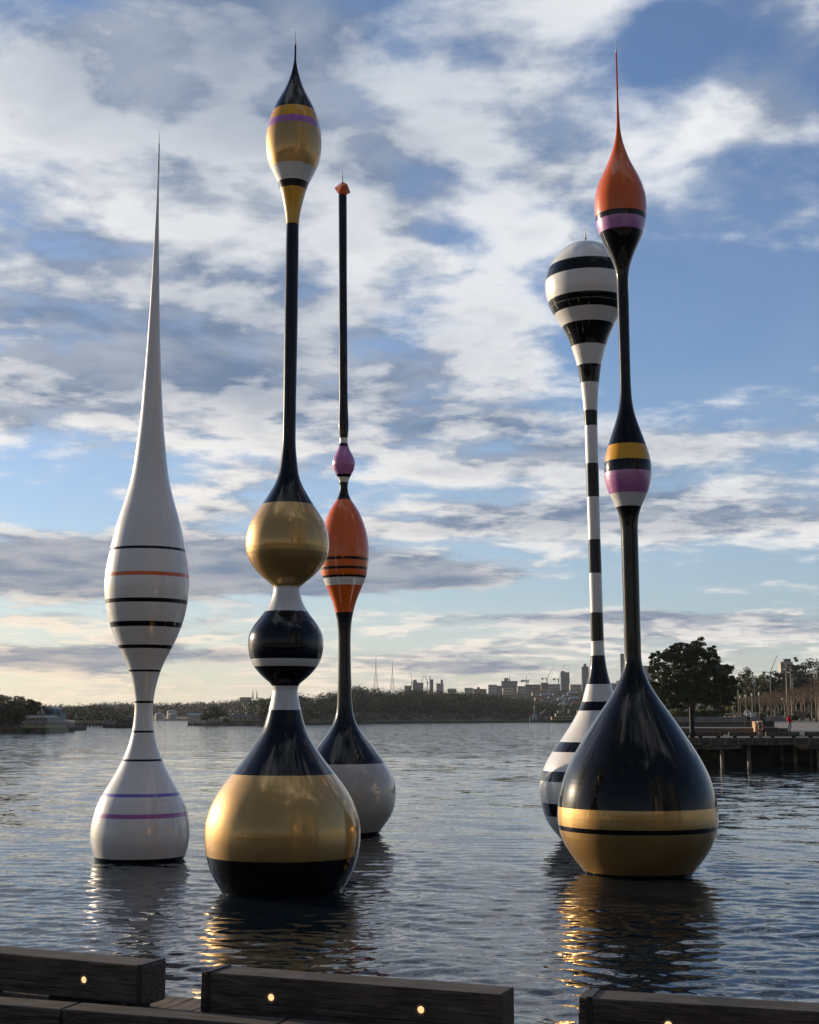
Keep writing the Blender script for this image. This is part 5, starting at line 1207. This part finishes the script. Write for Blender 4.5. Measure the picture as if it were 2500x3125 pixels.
# headland foot: markers, lighthouse hut, second ferry
mk = thing('channel_marker', 'green channel marker post at the foot of the headland', 'marker', (gx(O3(378), 640), 640, 0))
G().tube((0, 0, -.5), (0, 0, 3.0), .28, n=8).build('pile', 'green_marker', mk); G().tube((0, 0, 3.0), (0, 0, 3.6), .12, n=6).build('lamp_head', 'lamp_glass', mk)
mk = thing('channel_marker', 'red and white beacon post left of the white hut on the headland', 'marker', (gx(O3(1074), 765), 765, 0))
G().tube((0, 0, -.5), (0, 0, 3.4), .35, n=8).build('post', 'boat_white', mk); G().tube((0, 0, 3.4), (0, 0, 5.4), .35, n=8).build('topmark', 'red_marker', mk)
D = 780; ht = thing('lighthouse_hut', 'white hut with pyramid roof and spire at the foot of the headland', 'lighthouse', (gx(O3(1108), D), D, 1.2))
G().box(-1.4, 1.4, 0, 2.8, 0, 2.5).build('wall', 'boat_white', ht); G().raw([(-1.7, -.3, 2.5), (1.7, -.3, 2.5), (1.7, 3.1, 2.5), (-1.7, 3.1, 2.5), (0, 1.4, 4.4)], [(0, 1, 4), (1, 2, 4), (2, 3, 4), (3, 0, 4), (0, 3, 2, 1)]).build('roof', 'tower_pale', ht)
G().tube((0, 1.4, 4.2), (0, 1.4, 10.6), .13, .06, 6).build('spire', 'boat_white', ht); G().lathe([(.01, 8.2), (.32, 7.6), (.32, 6.6), (.01, 6.2)], 8, cy=1.4).build('lantern', 'boat_white', ht); G().box(-.35, .35, -.06, .05, 0, 1.7).build('door', 'window_glass', ht)
D = 785; hs = thing('house', 'dark gabled boat shed behind the second ferry', 'house', (gx(O3(1188), D), D, 1.2))
G().box(-3, 3, 0, 6, 0, 3.2).build('wall', 'tower_brick', hs); G().raw([(-3.4, -.4, 3.2), (3.4, -.4, 3.2), (3.4, 6.4, 3.2), (-3.4, 6.4, 3.2), (0, -.4, 5.8), (0, 6.4, 5.8)], [(0, 1, 4), (1, 2, 5, 4), (2, 3, 5), (3, 0, 4, 5)]).build('roof', 'roof_slate', hs)
G().box(-.8, .8, -.08, .05, .6, 2.2).build('window', 'tower_pale', hs)
D = 745.0; f2 = thing('ferry', 'double-decked cream and green ferry with white wake beyond the hooped sculpture', 'ferry', (gx(1748, D), D, 0)); s = D / FOC
hullform(26, 6, -.6, 1.35).build('hull', 'boat_green', f2)
G().bbox(-11.5, 11.5, -2.7, 2.7, 1.35, 3.15, .1).build('lower_cabin', 'boat_cream', f2); G().bbox(-9.3, 9.3, -2.4, 2.4, 3.2, 4.9, .1).build('upper_cabin', 'boat_cream', f2)
G().bbox(-12, 12, -2.9, 2.9, 3.1, 3.25, .03).build('promenade_deck', 'boat_belt', f2); G().bbox(-9.8, 9.8, -2.7, 2.7, 4.9, 5.05, .03).build('roof', 'boat_belt', f2)
wm = G().box(-.42, .42, -.05, .05, -.38, .38).mesh('window', 'window_glass')
for i in range(17): link('window', wm, f2, (-10.6 + i * 1.32, -2.72, 2.35))
for i in range(13): link('window', wm, f2, (-8.2 + i * 1.36, -2.42, 4.15))
for sx_s in (-7.0, 3.4): G().bbox(sx_s - 1.1, sx_s + 1.1, -1.1, 1.1, 5.05, 6.6, .08).build('wheelhouse', 'boat_cream', f2)
G().lathe([(.7, 5.05), (.75, 6.9), (.6, 7.0)], 14, cx=-1.8).build('funnel', 'boat_belt', f2)
G().tube((-5.0, 0, 5), (-5.0, 0, 11.0), .09, .05, 6).build('mast', 'boat_white', f2)
stuff(G().raw([(-15, -1.4, .03), (-2, -.8, .05), (0, .4, .05), (-3, 1.2, .05), (-17, .6, .03)], [(0, 1, 2, 3, 4)]).build('wake', 'foam', None, (gx(1676, D), D - 1, 0.02)), 'thin white wake behind the second ferry', 'wake')

# ------------------------------------------------------------------ the city side behind the camera, mirrored in the glossy shells
def rear_tower(label, x, y, w_, d_, H, mat, floors, cols, name='high_rise'):
    r_ = thing(name, label, 'building', (x, y, 1.3))
    G().box(-w_ / 2, w_ / 2, -d_ / 2, d_ / 2, 0, H).build('wall', mat, r_)
    fh = H / floors
    g = G()
    for j in range(floors): g.box(-w_ / 2 - .25, w_ / 2 + .25, -d_ / 2 - .25, d_ / 2 + .25, fh * (j + .86), fh * (j + 1) - .02)
    stuff(g.build('floor_slab', 'tower_pale', r_))
    g = G()
    for j in range(floors):
        for i in range(cols):
            a = -w_ / 2 + w_ * (i + .15) / cols; g.box(a, a + w_ / cols * .7, d_ / 2 - .05, d_ / 2 + .12, fh * (j + .18), fh * (j + .78))
    stuff(g.build('window', 'window_glass', r_))
rear_tower('tall dark round-cornered high-rise seen only mirrored in the gold shells', 66, -70, 22, 22, 92, 'tower_dark', 27, 8)
rear_tower('second dark high-rise seen only mirrored, right of the first', 104, -60, 24, 24, 74, 'tower_dark', 22, 8)
rear_tower('third dark high-rise seen only mirrored, farther back', 46, -120, 24, 24, 104, 'tower_dark', 30, 8)
rear_tower('stepped pale apartment block seen only mirrored', 38, -52, 14, 12, 30, 'tower_cream', 10, 6)
rear_tower('long pale colonnaded hall seen only mirrored in the teardrop base', 20, -48, 30, 10, 8, 'tower_cream', 2, 14, 'colonnade_hall')
for i, (x_, y_, h_) in enumerate([(-60, -50, 10), (-42, -56, 12), (-26, -52, 9), (-10, -58, 11), (-80, -48, 12), (-100, -40, 11), (6, -60, 10)]):
    rg = np.random.default_rng(200 + i); r_ = thing('broadleaf_tree', f'round park tree seen only mirrored, {ordn[i]} of its row', 'tree', (x_, y_, 1.3))
    P_ = crown_pts(rg, 12, h_ * .75, 24, 36); P_[:, 2] += h_ * .25; link('crown', quad_mesh('crown', quads(P_, .9, rg), 'leaf_dark'), r_); trunk_part(r_, h_ * .6, .3, seed=i)
structure(G().box(-400, 400, -300, -45, 1.0, 1.3).build('city_ground', 'dark_concrete'))

# ------------------------------------------------------------------ harbour air
m = bpy.data.materials.new('air'); m.use_nodes = True; m.node_tree.nodes.clear()
vo = m.node_tree.nodes.new('ShaderNodeVolumePrincipled'); mo = m.node_tree.nodes.new('ShaderNodeOutputMaterial')
vo.inputs['Color'].default_value = (.86, .90, .97, 1); vo.inputs['Density'].default_value = .00005; vo.inputs['Anisotropy'].default_value = .3
m.node_tree.links.new(vo.outputs[0], mo.inputs['Volume']); MATS['air'] = m
stuff(G().box(-6600, 6600, -900, 10500, -4, 170).build('haze', 'air'))
